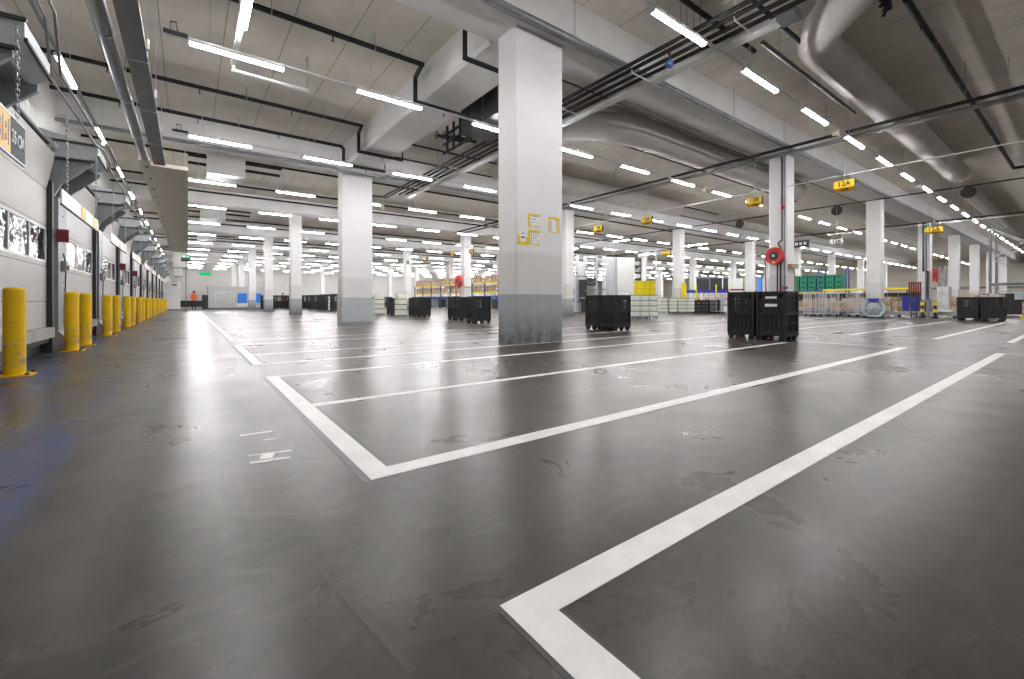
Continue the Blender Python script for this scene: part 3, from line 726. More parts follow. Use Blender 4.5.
o = thing('duct_collar', 'dark jagged hanging bracket beside the bent grey duct, top right', 'bracket', (12.4, 2.75, 7.35))
b = MB(); b.bar((-1.2, 0, .5), (0, 0, .1), .12)
for q in range(9): b.bar((-1.1 + q * .13, -.09 + .05 * (q % 3), .5 - q * .045), (-1.05 + q * .13, .1 - .04 * (q % 2), .36 - q * .05), .05)
b.build('bracket', 'black_pipe', o); MB().tube([(-.2, 0, .2), (-.2, 0, .95)], .02, 6).build('hanger', 'galv_dark', o)
# pale boxes between the far girders
for k, (x, y) in enumerate(((1.2, 24.3), (1.2, 37.8), (1.2, 51.3))):
    o = thing('air_handling_box', 'pale box unit under the ceiling beside the bulkhead, %s from the camera' % nth(k + 1), 'air unit', (x, y, 6.9), 'pale box units beside the bulkhead')
    MB().box(-.5, 1.0, 0, 1.6, 0, 1.37).build('casing', 'white', o); MB().box(-1.2, 2.6, .3, .42, .7, .8).box(-1.2, 2.6, .9, 1.0, .5, .62).build('pipes', 'black_pipe', o)
# horn speakers and small cameras on the light rails
sp = thing('horn_speaker', 'x', 'speaker')
MB().lathe([(.05, .12), (.09, .06), (.16, .0), (.15, .005), (.04, .09)], 18, 0, (0, 0, 0), 'y').build('horn', 'horn', sp); MB().tube([(0, .1, 0), (0, .1, .16)], .02, 6).box(-.05, .05, .08, .22, -.05, .05).build('bracket', 'horn', sp)
for j, (p, lab) in enumerate((((17.0, 4.98, 6.47), 'cream horn speaker under the nearest lamp row, beside the reel pillar'), ((28.0, 4.98, 6.47), 'cream horn speaker under the nearest lamp row, beyond the reel pillar'),
                              ((20.9, 18.3, 6.47), 'pale horn speaker under the third lamp row between two yellow signs'), ((9.1, 24.9, 6.47), 'small cream horn speaker right of the second pillar'), ((20.5, 11.5, 6.5), 'cream horn speaker left of the reel pillar'))):
    if j == 0: sp.location = p; sp['label'] = lab; sp['group'] = 'horn speakers'
    else: copy_tree(sp, p, lab)

# ================================================================== AISLE SIGNS
def aisle_sign(x, y, z, t, label, face='sign_yellow', low='sign_orange', txt='sign_black', w=.66, grp='yellow aisle signs hung from cables', rods=True):
    o = thing('aisle_sign', label, 'sign', (x, y, z), grp); h = w / 2
    # wedge: upright face, under-face sloping back
    MB().prism([(0, .40), (.16, .40), (.16, .0), (.0, .12)], 'y', -h, h).build('body', 'sign_dark', o)
    MB().box(-.006, 0, -h, h, .12, .40).build('front_face', face, o)
    MB().prism([(-.002, .116), (.156, -.004), (.158, -.010), (-.004, .112)], 'y', -h, h).build('under_face', low, o)
    if t:
        b = MB(); b.add(text_mesh(t), frame((0, -1, 0), (0, 0, 1), (-.008, 0, .26), .26 * w / .66)); b.build('lettering', txt, o)
        n = Vector((-.12, 0, -.16)).normalized(); u = Vector((-.16, 0, .12)).normalized()
        b = MB(); b.add(text_mesh(t), frame((0, -1, 0), u, (.078 + n.x * .012, 0, .056 + n.z * .012), .17 * w / .66)); b.build('under_lettering', txt, o)
    MB().tube([(.08, 0, .4), (.08, 0, ZC - z)], .009, 5).build('suspension_wire', 'white', o)
    if rods: MB().tube([(.08, -h * .7, .4), (.08, -h * .7, 5.92 - z)], .008, 5).tube([(.08, h * .7, .4), (.08, h * .7, 5.92 - z)], .008, 5).build('hanger', 'galv', o)
    return o
ZS = 5.32
for y, t, lab in ((5.93, '12A', 'yellow wedge sign lettered 12A, right of the reel pillar'), (9.31, '12B', 'yellow wedge sign lettered 12B, just left of the reel pillar'),
                  (15.1, '13A', 'yellow wedge sign hanging in the gap left of the reel pillar, larger of two'), (18.7, '13B', 'yellow wedge sign hanging right of the nearest pillar, smaller of two'),
                  (34.0, '15A', 'small yellow wedge sign left of the nearest pillar, right of the hose reel pillar'), (37.3, '15B', 'small yellow wedge sign in front of the far hose reel pillar'),
                  (43.5, '16A', 'tiny yellow sign over the left carton rack, right one of two'), (48.5, '16B', 'tiny yellow sign over the left carton rack, left one of two')):
    aisle_sign(20.6, y, ZS, t, lab)
for y, t, lab in ((6.25, '12A', 'small yellow wedge sign lettered 12A at the far right, in front of the twin pillar'), (9.2, '12B', 'small yellow wedge sign lettered 12B in front of the wide pale pillar')):
    aisle_sign(38.2, y, ZS, t, lab, w=.85)
for x, y, lab in ((36.5, 35.2, 'tiny yellow sign left of the lift mast'), (34.0, 29.0, 'tiny yellow sign in front of the lift mast'), (30.5, 20.5, 'small yellow sign above the yellow bins')):
    aisle_sign(x, y, 4.6, '', lab, w=.75, grp='small yellow signs by the lift', rods=False)
o = aisle_sign(37, 11.1, 5.0, '12B', 'small white sign with dark lettering between the reel pillar and the wide pillar', 'white', 'white', w=.8, grp=None)
o = thing('display_sign', 'black sign with pale lettering behind the reel pillar', 'sign', (36.5, 13.2, 5.0))
MB().box(0, .12, -.55, .55, 0, .5).build('case', 'sign_black', o); b = MB()
for q in range(3): b.box(-.008, 0, -.40 + q * .28, -.22 + q * .28, .16, .36)
b.build('lit_characters', 'sign_light', o)

# ================================================================== THINGS ON THE PILLARS
def notice(x0, x1, z0, z1, label, shape='full', rows=4, cols=3, tee=False):
    o = thing('notice', label, 'notice', ((x0 + x1) / 2, 7.888, z0), 'yellow edged notices on the nearest pillar'); w = (x1 - x0) / 2; h = z1 - z0
    MB().box(-w, w, -.004, .002, 0, h).build('yellow_backing', 'sign_yellow', o)
    b = MB()
    if tee:
        P = [(-w * .55, .07), (w * .55, .07), (w * .55, h * .72), (w * .95, h * .72), (w * .6, h * 1.18), (w * .2, h * 1.26), (-w * .2, h * 1.26), (-w * .6, h * 1.18), (-w * .8, h * .80), (-w * .55, h * .75)]
        b.prism(P, 'y', -.008, -.004)
    else: b.box(-w * .72, w * .98 if shape == 'open' else w * .62, -.008, -.004, .02, h * .86)
    if tee: b.box(-w * .4, w * .4, -.010, -.008, h * .62, h * .74, 1).box(-w * .25, w * .25, -.010, -.008, h * 1.0, h * 1.06, 1)
    else:
        for r in range(rows):
            for c in range(cols):
                if (r * 7 + c * 5) % 6 == 5: continue
                cx = -w * .55 + c * (w * 1.2 / max(1, cols - 1)) * (.95 if shape == 'open' else .8); cz = h * .12 + r * h * .68 / max(1, rows - 1)
                b.box(cx - .016, cx + .016, -.010, -.008, cz, cz + .02, 1)
    b.build('sheet', ['paper', 'sign_black'], o)
notice(6.33, 6.69, 2.72, 3.04, 'upper yellow edged sheet with a grid of print on the nearest pillar', 'open', 4, 4)
notice(6.33, 6.71, 2.31, 2.66, 'lower yellow edged sheet with a grid of print on the nearest pillar', 'open', 5, 4)
notice(6.02, 6.33, 2.29, 2.55, 'yellow notice with a white shirt shaped sheet on the nearest pillar', tee=True)
notice(6.96, 7.31, 2.66, 3.03, 'yellow edged notice alone at the right side of the nearest pillar', 'full', 6, 2)
def hose_reel(x, y, z, label, face='x', r=.37):
    o = thing('hose_reel', label, 'hose reel', (x, y, z), 'red fire hose reels')
    MB().lathe([(0, -.22), (r * .95, -.22), (r, -.20), (r, -.06), (r * .95, -.04), (r * .45, -.045), (r * .42, -.03), (0, -.03)], 30, 0, (0, 0, 0), 'x').build('drum', 'red', o) if False else \
        MB().lathe([(0, -.30), (r * .45, -.30), (r * .45, -.26), (r * .95, -.28), (r, -.25), (r, -.08), (r * .95, -.05), (r * .4, -.05)], 30, 0, (0, 0, 0), 'x').build('drum', 'red', o)
    MB().lathe([(0, -.325), (r * .42, -.325), (r * .52, -.29)], 24, 0, (0, 0, 0), 'x').build('hub', 'dark_steel', o)
    MB().box(-.345, -.325, -.05, .05, -.05, .05).build('spindle_plate', 'galv', o)
    b = MB(); b.prism([(-.07, -r * .85), (.07, -r * .85), (0, -r * .52)], 'x', -.292, -.284); b.build('warning_triangle', 'sign_yellow', o)
    MB().tube([(-.05, 0, 0), (.0, 0, 0)], .06, 10).build('axle', 'dark_steel', o)
    return o
o = hose_reel(20.44, 8.30, 2.94, 'red fire hose reel on the pillar behind the black crates')
MB().tube([(-.2, .38, -.1), (-.1, .40, -1.0), (-.06, .39, -2.0), (-.06, .36, -2.7)], .025, 8).build('hose', 'red', o)
o = run('riser_pipe', 'dark riser pipe with an offset on the reel pillar', 'pipe', [(20.38, 8.12, .4), (20.38, 8.12, 3.3), (20.38, 8.2, 3.42), (20.38, 8.2, 3.5), (20.38, 8.06, 3.6), (20.38, 8.06, 7.2)], .035, 'dark_steel')
o = run('riser_pipe', 'grey riser pipe on the reel pillar, right of the offset one', 'pipe', [(20.39, 7.97, .4), (20.39, 7.97, 7.2)], .025, 'grey_pipe')
run('riser_pipe', 'short dark pipe below the hose reel on the reel pillar', 'pipe', [(20.37, 8.24, .3), (20.37, 8.24, 2.7)], .03, 'dark_steel')
o = thing('alarm_bell', 'small red alarm fitting high on the reel pillar', 'alarm', (20.43, 8.03, 5.0)); MB().lathe([(0, -.12), (.06, -.11), (.09, -.05), (.09, 0)], 14, 0, (0, 0, 0), 'x').build('bell', 'red', o); MB().box(-.02, .02, -.1, .1, .1, .5).build('cable_box', 'galv', o)
o = thing('valve', 'red and blue valve wheel low on the reel pillar', 'valve', (20.3, 7.98, 1.55)); MB().lathe([(.07, -.02), (.1, 0), (.07, .02), (.07, -.02)], 14, 0, (0, 0, 0), 'x').build('hand_wheel', 'red', o); MB().tube([(0, 0, 0), (.14, 0, 0)], .035, 8).box(-.02, .06, -.16, -.08, -.04, .06).build('body', 'blue_steel', o)
o = thing('push_broom', 'wooden push broom leaning head up on the reel pillar', 'broom', (20.85, 7.78, 0))
MB().tube([(0, -.16, 0), (0, .0, 2.5)], .022, 8).build('handle', 'wood', o); MB().box(-.42, .38, -.05, .07, 2.5, 2.57, 0, .01).build('head', 'wood', o)
b = MB(); [b.box(-.40 + q * .05, -.37 + q * .05, -.04, .06, 2.42, 2.5) for q in range(16)]; b.build('bristles', 'carton_pale', o)
o = thing('hose_reel', 'far red fire hose reel on a pillar left of the nearest pillar', 'hose reel', (20.3, 35.5, 2.85), 'red fire hose reels')
MB().lathe([(0, -.3), (.5, -.3), (.55, -.24), (.55, -.06), (.5, 0), (0, 0)], 24, 0, (0, 0, 0), 'x').build('drum', 'red', o); MB().tube([(-.1, .5, -.2), (-.1, .45, -1.6)], .05, 8).build('hose', 'red', o); MB().lathe([(0, -.34), (.2, -.33), (.22, -.3)], 16, 0, (0, 0, 0), 'x').build('hub', 'dark_steel', o)
o = thing('wall_bracket', 'brown bar bracket across the far hose reel pillar', 'bracket', (20.3, 34.4, 2.2)); MB().bar((0, .3, .1), (1.1, -.15, 0), .09).build('bar', 'wood', o)
o = thing('fire_extinguisher_box', 'dark red box on the twin pillar at the far right', 'box', (46.8, 7.72, 2.5)); MB().box(-.25, .3, -.28, .0, 0, .95, 0, .05).build('case', 'red', o); MB().box(-.255, -.25, -.24, -.04, .2, .75).build('front', 'red_dark', o)
o = run('riser_pipe', 'grey stepped pipe down the twin pillar at the far right', 'pipe', [(46.84, 8.28, 7.2), (46.84, 8.28, 3.4), (46.84, 8.0, 3.35), (46.84, 8.0, .6)], .05, 'dark_steel')
run('riser_pipe', 'straight grey pipe down the twin pillar at the far right', 'pipe', [(46.83, 8.12, 7.2), (46.83, 8.12, .4)], .06, 'grey_pipe')

# ================================================================== CRATES
def crate_proto(w, d, h):
    """folding pallet crate: w along y, d along x"""
    t = thing('pallet_crate', 'x', 'crate'); p = .07
    b = MB()
    for x in (0, d - p):
        for y in (0, w - p): b.box(x, x + p, y, y + p, .13, h, 0, .012)
    for z0, z1 in ((.13, .24), (h * .52, h * .57), (h - .07, h)):
        b.box(0, .05, p, w - p, z0, z1).box(d - .05, d, p, w - p, z0, z1).box(p, d - p, 0, .05, z0, z1).box(p, d - p, w - .05, w, z0, z1)
    b.box(.03, d - .03, .03, w - .03, .13, .2)
    b.build('frame', 'crate', t)
    for a, z0, z1, nm in ((0, .24, h * .52, 'lower_panel'), (1, h * .57, h - .07, 'hatch_panel')):
        for side in range(4):
            b = MB(); L = (w if side < 2 else d) - 2 * p
            def bx(u0, u1, v0, v1, t0, t1):
                if side == 0: b.box(t0, t1, p + u0, p + u1, v0, v1)
                elif side == 1: b.box(d - t1, d - t0, p + u0, p + u1, v0, v1)
                elif side == 2: b.box(p + u0, p + u1, t0, t1, v0, v1)
                else: b.box(p + u0, p + u1, w - t1, w - t0, v0, v1)
            if a == 0:
                bx(0, L, z0, z1, .035, .05)
                for q in range(5): uu = L * (q + .5) / 5; bx(uu - .012, uu + .012, z0, z1, .015, .035)
                bx(0, L, (z0 + z1) / 2 - .015, (z0 + z1) / 2 + .015, .018, .035)
            else:   # hatch with an open grid
                bx(0, L, z0, z0 + .05, .025, .05); bx(0, L, z1 - .09, z1, .025, .05)
                bx(0, .07, z0, z1, .025, .05); bx(L - .07, L, z0, z1, .025, .05)
                for q in range(6): uu = .07 + (L - .14) * (q + .5) / 6; bx(uu - .02, uu + .02, z0 + .05, z1 - .09, .03, .045)
                for q in range(1, 4): zz = z0 + .05 + (z1 - z0 - .14) * q / 4; bx(.07, L - .07, zz - .022, zz + .022, .032, .047)
                bx(L / 2 - .10, L / 2 + .10, z1 - .06, z1 - .03, .01, .025)
            b.build(nm, 'crate', t)
    for x in (.02, d / 2 - .06, d - .14):
        for y in (.02, w - .14): MB().prism([(x, y), (x + .12, y), (x + .12, y + .12), (x, y + .12)], 'z', .07, .13).prism([(x + .02, y + .02), (x + .10, y + .02), (x + .10, y + .10), (x + .02, y + .10)], 'z', .0, .07).build('foot', 'crate', t)
    for y in (.16, w - .24): MB().tube([(.22, y, .055), (.22, y + .06, .055)], .05, 12).build('caster', 'crate', t)
    MB().box(.0, .06, w * .55, w * .55 + .06, .05, .085).build('foot_brake', 'red_dark', t)
    return t
cp = {}
def crate(size, loc, label, rz=0.0, grp='black pallet crates in the marked bays'):
    if size not in cp:
        o = crate_proto(*size); cp[size] = o; o.location = loc; o['label'] = label; o['group'] = grp; o.rotation_euler = (0, 0, rz)
    else: o = copy_tree(cp[size], loc, label, rz, grp)
    return o
SB, SA, SC = (.70, .78, 1.24), (.66, .84, 1.2), (.66, .88, 1.2)
for y, lab in ((5.28, 'black pallet crate on casters before the reel pillar, left of the pair'), (4.54, 'black pallet crate on casters before the reel pillar, right of the pair')):
    o = crate(SB, (11.69, y, 0), lab)
for j, (y, lab) in enumerate(((5.28, 'left'), (4.54, 'right'))):
    l = MB().box(.0, .004, -.14, .14, 0, .07).box(.0, .004, -.13, .13, .20, .26); tag(l.build('paper_label', 'paper', None, (11.70, y + .34, .86)), 'white paper labels behind the grid of the %s black crate by the reel pillar' % lab, 'label') if j else None
for y, lab in ((10.15, 'black pallet crate right of the nearest pillar, left one of the pair'), (9.47, 'black pallet crate right of the nearest pillar, right one of the pair')): crate(SA, (11.25, y, 0), lab)
for x, y, lab in ((10.95, 19.72, 'black pallet crate left of the nearest pillar, farther one of the pair'), (10.95, 19.02, 'black pallet crate left of the nearest pillar, nearer one of the pair'),
                  (11.25, 25.5, 'black pallet crate in the second pair left of the pillar, farther one'), (11.25, 24.75, 'black pallet crate in the second pair left of the pillar, nearer one'),
                  (11.2, 29.2, 'black pallet crate in the third pair left of the pillar, farther one'), (11.2, 28.4, 'black pallet crate in the third pair left of the pillar, nearer one'),
                  (11.35, 33.0, 'black pallet crate standing just right of the second pillar'), (11.6, 14.4, 'black pallet crate mostly hidden at the left edge of the nearest pillar')):
    if y != 14.4: crate(SC, (x, y, 0), lab)
crate(SC, (9.9, 16.05, 0), 'black pallet crate mostly hidden behind the left edge of the nearest pillar')
fc = ((11.3, 44.5, 'at the left edge of the second pillar'), (11.3, 48.2, 'second from the left edge of the second pillar'), (11.3, 49.2, 'third from the left edge of the second pillar'),
      (11.3, 53.4, 'fourth from the left edge of the second pillar'), (11.3, 55.6, 'fifth from the left edge of the second pillar'), (11.3, 57.9, 'just right of the third pillar'))
for x, y, lab in fc: crate((.95, 1.3, 1.7), (x, y, 0), 'far black crate ' + lab, 0, 'far black crates')
for q in range(5): crate((1.1, 1.3, 1.55), (18.0 + q * 1.75, 60.6 - q * .85, 0), 'far black crate in the dark row right of the second pillar, %s from left' % nth(q + 1), -.45, 'far black crates')
for q in range(3): crate((.95, 1.3, 1.7), (7.2 + q * 1.2, 61.9 - q * .8, 0), 'far tall black crate left of the third pillar, %s from left' % nth(q + 1), -.6, 'far black crates')
for q, y in enumerate((3.56, 2.72)):
    crate((.78, 1.2, 1.2), (31.75, y, 0), 'black crate with solid sides at the far right before the rack, %s one' % ('left', 'right')[q])
    o = MB(); 
    for a in range(3): o.box(.1, 1.1, .05 + a * .24, .27 + a * .24, 0, .22 + .05 * (a % 2), 0, .02)
    tag(o.build('carton', 'carton_pale', None, (31.75, y, 1.1)), 'pale carton tops showing above the %s black crate before the rack' % ('left', 'right')[q], 'carton')

# low stacks of folded crates
fcr = thing('folded_crate', 'x', 'crate')
MB().box(0, 1.0, 0, .72, .05, .27, 0, .03).box(.06, .94, -.008, 0, .10, .22).build('body', 'crate', fcr)
for x in (.02, .44, .86):
    for y in (.02, .6): MB().box(x, x + .12, y, y + .10, 0, .05).build('foot', 'crate', fcr)
first = True
for c in range(2):
    for l in range(4):
        p = (32.25 + c * .86, 19.1 - c * .64, l * .27); lab = 'black folded crate right of the totes, %s layer of the %s stack' % (('bottom', 'second', 'third', 'top')[l], ('left', 'right')[c])
        if first: fcr.location = p; fcr.rotation_euler = (0, 0, -.64); fcr['label'] = lab; fcr['group'] = 'folded crates in a low row'; first = False
        else: copy_tree(fcr, p, lab, -.64)

# cream totes on dollies
tt = thing('tote', 'x', 'tote')
b = MB(); b._add([(-.21, -.28, 0), (.21, -.28, 0), (.21, .28, 0), (-.21, .28, 0), (-.235, -.30, .38), (.235, -.30, .38), (.235, .30, .38), (-.235, .30, .38)],
                 [(3, 2, 1, 0), (4, 5, 6, 7), (0, 1, 5, 4), (1, 2, 6, 5), (2, 3, 7, 6), (3, 0, 4, 7)])
for x in (-.14, 0, .14): b.box(x - .012, x + .012, -.305, -.285, .05, .33)
b.box(-.2, .2, -.30, -.285, .17, .20); b.build('body', 'tote', tt)
MB().box(-.245, .245, -.315, .315, .38, .45).build('rim', 'tote_rim', tt)
dl = thing('tote_dolly', 'x', 'dolly')
MB().box(-.23, .23, -.29, .29, .11, .17).build('deck', 'tote_rim', dl)
for x in (-.17, .17):
    for y in (-.2, .2): MB().tube([(x - .02, y, .055), (x + .02, y, .055)], .055, 10).box(x - .025, x + .025, y - .02, y + .02, .06, .11).build('caster', 'seal', dl)
first = True
Rv = Vector((math.cos(.639), -math.sin(.639), 0)); Fv = Vector((math.sin(.639), math.cos(.639), 0))
def at_uz(u, Z): return Rv * ((u - 512) / 435.7 * Z) + Fv * Z
for s_, (us, Z, sc_, nm) in enumerate((((634.5, 643.2, 652.0), 24.4, 1.0, 'nearer'), ((662.2, 671.8, 681.0, 689.0), 34.3, .58, 'farther'))):
    for c, u in enumerate(us):
        p = at_uz(u, Z)
        lab = 'small wheeled dolly under the %s column of the %s cream tote stacks' % (nth(c + 1), nm)
        if first: dl.location = p; dl.rotation_euler = (0, 0, -.639); dl['label'] = lab; dl['group'] = 'tote dollies'; dd = dl
        else: dd = copy_tree(dl, p, lab, -.639)
        for l in range(4):
            hh = .17 + l * .293 if s_ == 0 else .17 + l * .27
            q = Vector((p.x, p.y, hh)); lab = 'cream tote, %s layer of the %s column in the %s tote stacks' % (('bottom', 'second', 'third', 'top')[l], nth(c + 1), nm)
            if first: tt.location = q; tt.rotation_euler = (0, 0, -.639); tt['label'] = lab; tt['group'] = 'cream totes stacked on dollies'; ob = tt; first = False
            else:
                ob = copy_tree(tt, q, lab, -.639)
            if l + c + s_ == 0:
                for ch in tt.children: ch.data.transform(Matrix.Diagonal((1, 1, .65, 1)))
            if s_:
                if 'low' not in cp:
                    cp['low'] = [ch.data.copy() for ch in tt.children]
                    for m_ in cp['low']: m_.transform(Matrix.Diagonal((1.32, 1.2, .92, 1)))
                for ch, m_ in zip(sorted(ob.children, key=lambda c: c.name), sorted(cp['low'], key=lambda m: m.name)): ch.data = m_
        first = False
# yellow bins on a trolley behind the totes
for q, u in enumerate((638.5, 645.7, 651.5)):
    p = at_uz(u, 28.5); o = thing('yellow_bin', 'bright yellow bin panel on the trolley behind the cream totes, %s from the left' % nth(q + 1), 'bin', (p.x, p.y, 1.25), 'yellow bins behind the cream totes', -.639)
    w = (.27, .20, .17)[q]; b = MB().box(-w, w, -.25, .25, 0, 1.0, 0, .04)
    for x in (-.6, 0, .6): b.box(w * x - .02, w * x + .02, -.27, -.25, .05, .9)
    b.box(-w, w, -.28, -.25, .48, .55); b.build('body', 'yellow', o); MB().box(-w - .02, w + .02, -.29, .27, 1.0, 1.06).build('rim', 'yellow', o)
p = at_uz(645, 28.5); o = thing('trolley', 'tall grey trolley carrying the yellow bins', 'trolley', (p.x, p.y, 0), None, -.639)
b = MB(); b.box(-.75, .75, -.3, .3, 1.17, 1.24)
for x in (-.72, .72):
    for y in (-.27, .27): b.bar((x, y, .1), (x, y, 1.2), .05)
b.box(-.75, .75, -.3, .3, .2, .25); b.build('frame', 'galv', o)
for x in (-.6, .6): MB().tube([(x - .02, -.2, .06), (x + .02, -.2, .06)], .06, 10).build('caster', 'seal', o)
p = at_uz(684, 37); o = thing('safety_barrier', 'upright yellow barrier at the right edge of the pillar behind the totes', 'guard', (p.x, p.y, 0), None, -.639)
MB().box(-.2, .2, -.03, .03, .9, 2.5).build('panel', 'yellow', o); MB().bar((-.16, 0, 0), (-.16, 0, 2.55), .05).bar((.16, 0, 0), (.16, 0, 2.55), .05).build('post', 'yellow', o)

for u, Z, t, lab in ((646.5, 33, 4.6, 'thin white pole rising behind the yellow bins, left one'), (656.3, 33, 4.9, 'thin white pole rising behind the yellow bins, right one')):
    p = at_uz(u, Z); o = thing('pole', lab, 'pole', (p.x, p.y, 0)); MB().tube([(0, 0, 0), (0, 0, t)], .06, 10).box(-.12, .12, -.12, .12, 0, .03).build('shaft', 'white', o)
# ------------------------------------------------------------------ lift mast, cabinet and doorway behind the crates
p = at_uz(591, 40); o = thing('lift_mast', 'tall grey lattice lift mast behind the pair of black crates', 'lift mast', (p.x, p.y, 0), None, -.639)
for x in (-1.25, -.55, .45, 1.25):
    MB().box(x - .06, x + .06, -.5, -.38, 0, 5.2).box(x - .06, x + .06, .38, .5, 0, 5.2).build('upright', 'galv', o)
b = MB()
for z in (.9, 2.0, 3.2, 5.1): b.box(-1.3, 1.3, -.5, -.42, z, z + .1).box(-1.3, 1.3, .4, .5, z, z + .1)
for z in range(9): b.bar((-.55, -.44, .4 + z * .5), (.45, -.44, .9 + z * .5), .035).bar((.45, -.44, .4 + z * .5), (-.55, -.44, .9 + z * .5), .035)
b.build('lattice', 'galv_dark', o)
MB().box(-.5, .4, -.3, .3, 2.4, 3.1).build('carriage', 'dark_steel', o); MB().box(-1.2, -.6, -.2, .2, .6, 4.6).build('guide_panel', 'white', o)
p = at_uz(621, 40.5); o = thing('lift_cabinet', 'large plain white cabinet right of the lift mast', 'cabinet', (p.x, p.y, 0), None, -.639)
MB().box(-.50, 1.15, -.6, .8, 0, 5.0, 0, .04).build('body', 'white', o); MB().box(-.35, .75, -.64, -.6, .9, 1.9).build('hatch', 'paper', o); b = MB()
for x in (-.5, .7): b.bar((x, -.68, .2), (x, -.68, 1.9), .05)
b.bar((-.5, -.68, 1.88), (.7, -.68, 1.88), .05); b.build('hand_rail', 'galv', o)
MB().box(-1.22, -.52, -.4, .6, 0, 4.9).build('side_panel', 'container', o)
p = at_uz(637, 41); o = thing('pipe_rack', 'dark lattice frame between the white cabinet and the pillar', 'frame', (p.x, p.y, 0), None, -.639)
b = MB()
for x in (-.3, .3): b.box(x - .05, x + .05, -.3, .3, 0, 5)
for z in range(8): b.box(-.3, .3, -.32, -.26, .5 + z * .6, .72 + z * .6)
b.build('frame', 'dark_steel', o); MB().box(-.22, .22, -.36, -.32, 3.2, 3.5).build('plate', 'white', o)
p = at_uz(572.5, 40); o = thing('doorway_frame', 'dark frame doorway right of the nearest pillar', 'doorway', (p.x, p.y, 0), None, -.639)
MB().box(-.62, -.5, -.05, .05, 0, 3.6).box(-.62, .45, -.05, .05, 3.5, 3.62).build('frame', 'dark_steel', o); MB().box(-.5, .35, .1, .14, .0, 3.4).build('leaf', 'white', o)
b = MB(); b.box(-.3, .1, .06, .1, 2.3, 2.9).box(-.35, .2, .06, .1, 1.5, 2.1, 1).box(-.2, .2, .06, .1, .8, 1.3, 1); b.build('pictures', ['red_dark', 'blue'], o)
p = at_uz(583, 39); o = thing('locker', 'dark locker beside the doorway right of the nearest pillar', 'locker', (p.x, p.y, 0), None, -.639)
MB().box(-.32, .32, -.3, .3, 0, 2.9, 0, .02).build('body', 'sign_dark', o); MB().box(-.28, .28, -.33, -.3, 1.2, 1.35).build('shelf_edge', 'galv_dark', o); MB().box(.2, .24, -.34, -.3, 1.8, 2.0).build('handle', 'galv', o)
p = at_uz(574, 36); o = thing('wire_trolley', 'low grey wire trolley right of the nearest pillar foot', 'trolley', (p.x, p.y, 0), None, -.639)
b = MB(); b.box(-.5, .5, -.35, .35, .15, .2)
for x in [-.5 + q * .125 for q in range(9)]: b.bar((x, -.35, .2), (x, -.35, .85), .025)
for z in (.35, .6, .85): b.bar((-.5, -.35, z), (.5, -.35, z), .025)
b.build('basket', 'galv', o)
for x in (-.4, .4): MB().tube([(x - .03, -.25, .07), (x + .03, -.25, .07)], .07, 10).build('caster', 'seal', o)

# ------------------------------------------------------------------ roll cages
def roll_cage():
    t = thing('roll_cage', 'x', 'roll cage'); h = 1.55
    MB().box(-.36, .36, -.42, .42, .16, .21).build('base', 'galv', t)
    for x in (-.36, .36):
        b = MB()
        for y in (-.42, .42): b.bar((x, y, .18), (x, y, h), .035)
        for q in range(1, 7): b.bar((x, -.42 + q * .12, .2), (x, -.42 + q * .12, h), .014)
        for z in (.5, .85, 1.2, h): b.bar((x, -.42, z), (x, .42, z), .02)
        b.build('side_frame', 'galv', t)
    b = MB()
    for q in range(1, 6): b.bar((-.36 + q * .12, .42, .2), (-.36 + q * .12, .42, h - .1), .014)
    for z in (.6, 1.0, h - .1): b.bar((-.36, .42, z), (.36, .42, z), .02)
    b.build('back_frame', 'galv', t)
    for x in (-.28, .28):
        for y in (-.33, .33): MB().tube([(x - .02, y, .07), (x + .02, y, .07)], .07, 12).box(x - .03, x + .03, y - .02, y + .02, .08, .16).build('caster', 'seal', t)
    return t
rc = roll_cage(); first = True
for u, Z, lab, r in ((716, 34.5, 'grey wire roll cage right of the low black crates, left one', -.3), (727, 34.0, 'grey wire roll cage right of the low black crates, right one', -.9),
                     (813.5, 28.2, 'grey wire roll cage before the carton stacks, left one of the near two', -.75), (829, 28.2, 'grey wire roll cage before the carton stacks, right one of the near two', -.75),
                     (858, 27.2, 'grey wire roll cage just left of the pale blue reel', -.5)):
    p = at_uz(u, Z)
    if first: rc.location = p; rc.rotation_euler = (0, 0, r); rc['label'] = lab; rc['group'] = 'wire roll cages'; first = False
    else: copy_tree(rc, p, lab, r)
# pale blue reel by the wide pillar
p = at_uz(873.5, 25.6); o = thing('cable_reel', 'round pale blue reel standing at the foot of the wide pillar', 'reel', (p.x, p.y, 0), None, -1.25)
b = MB().lathe([(.42, -.14), (.52, -.16), (.55, -.12), (.55, -.06)], 28, 0, (0, 0, .56), 'y').lathe([(.55, .06), (.55, .12), (.52, .16), (.30, .14)], 28, 0, (0, 0, .56), 'y')
for q in range(8): a = q * PI / 4; b.bar((.1 * math.cos(a), -.14, .56 + .1 * math.sin(a)), (.5 * math.cos(a), -.14, .56 + .5 * math.sin(a)), .04)
b.build('flange', 'pale_blue', o); MB().lathe([(0, -.18), (.10, -.18), (.12, -.14), (.34, -.1), (.34, .1), (.12, .14)], 22, 0, (0, 0, .56), 'y').build('hub', 'galv', o)
MB().box(-.25, .25, -.2, .2, .98, 1.15, 0, .04).build('pad', 'blue', o); MB().box(-.5, .5, -.25, -.17, .0, .08).box(-.5, .5, .17, .25, .0, .08).build('stand', 'dark_steel', o)

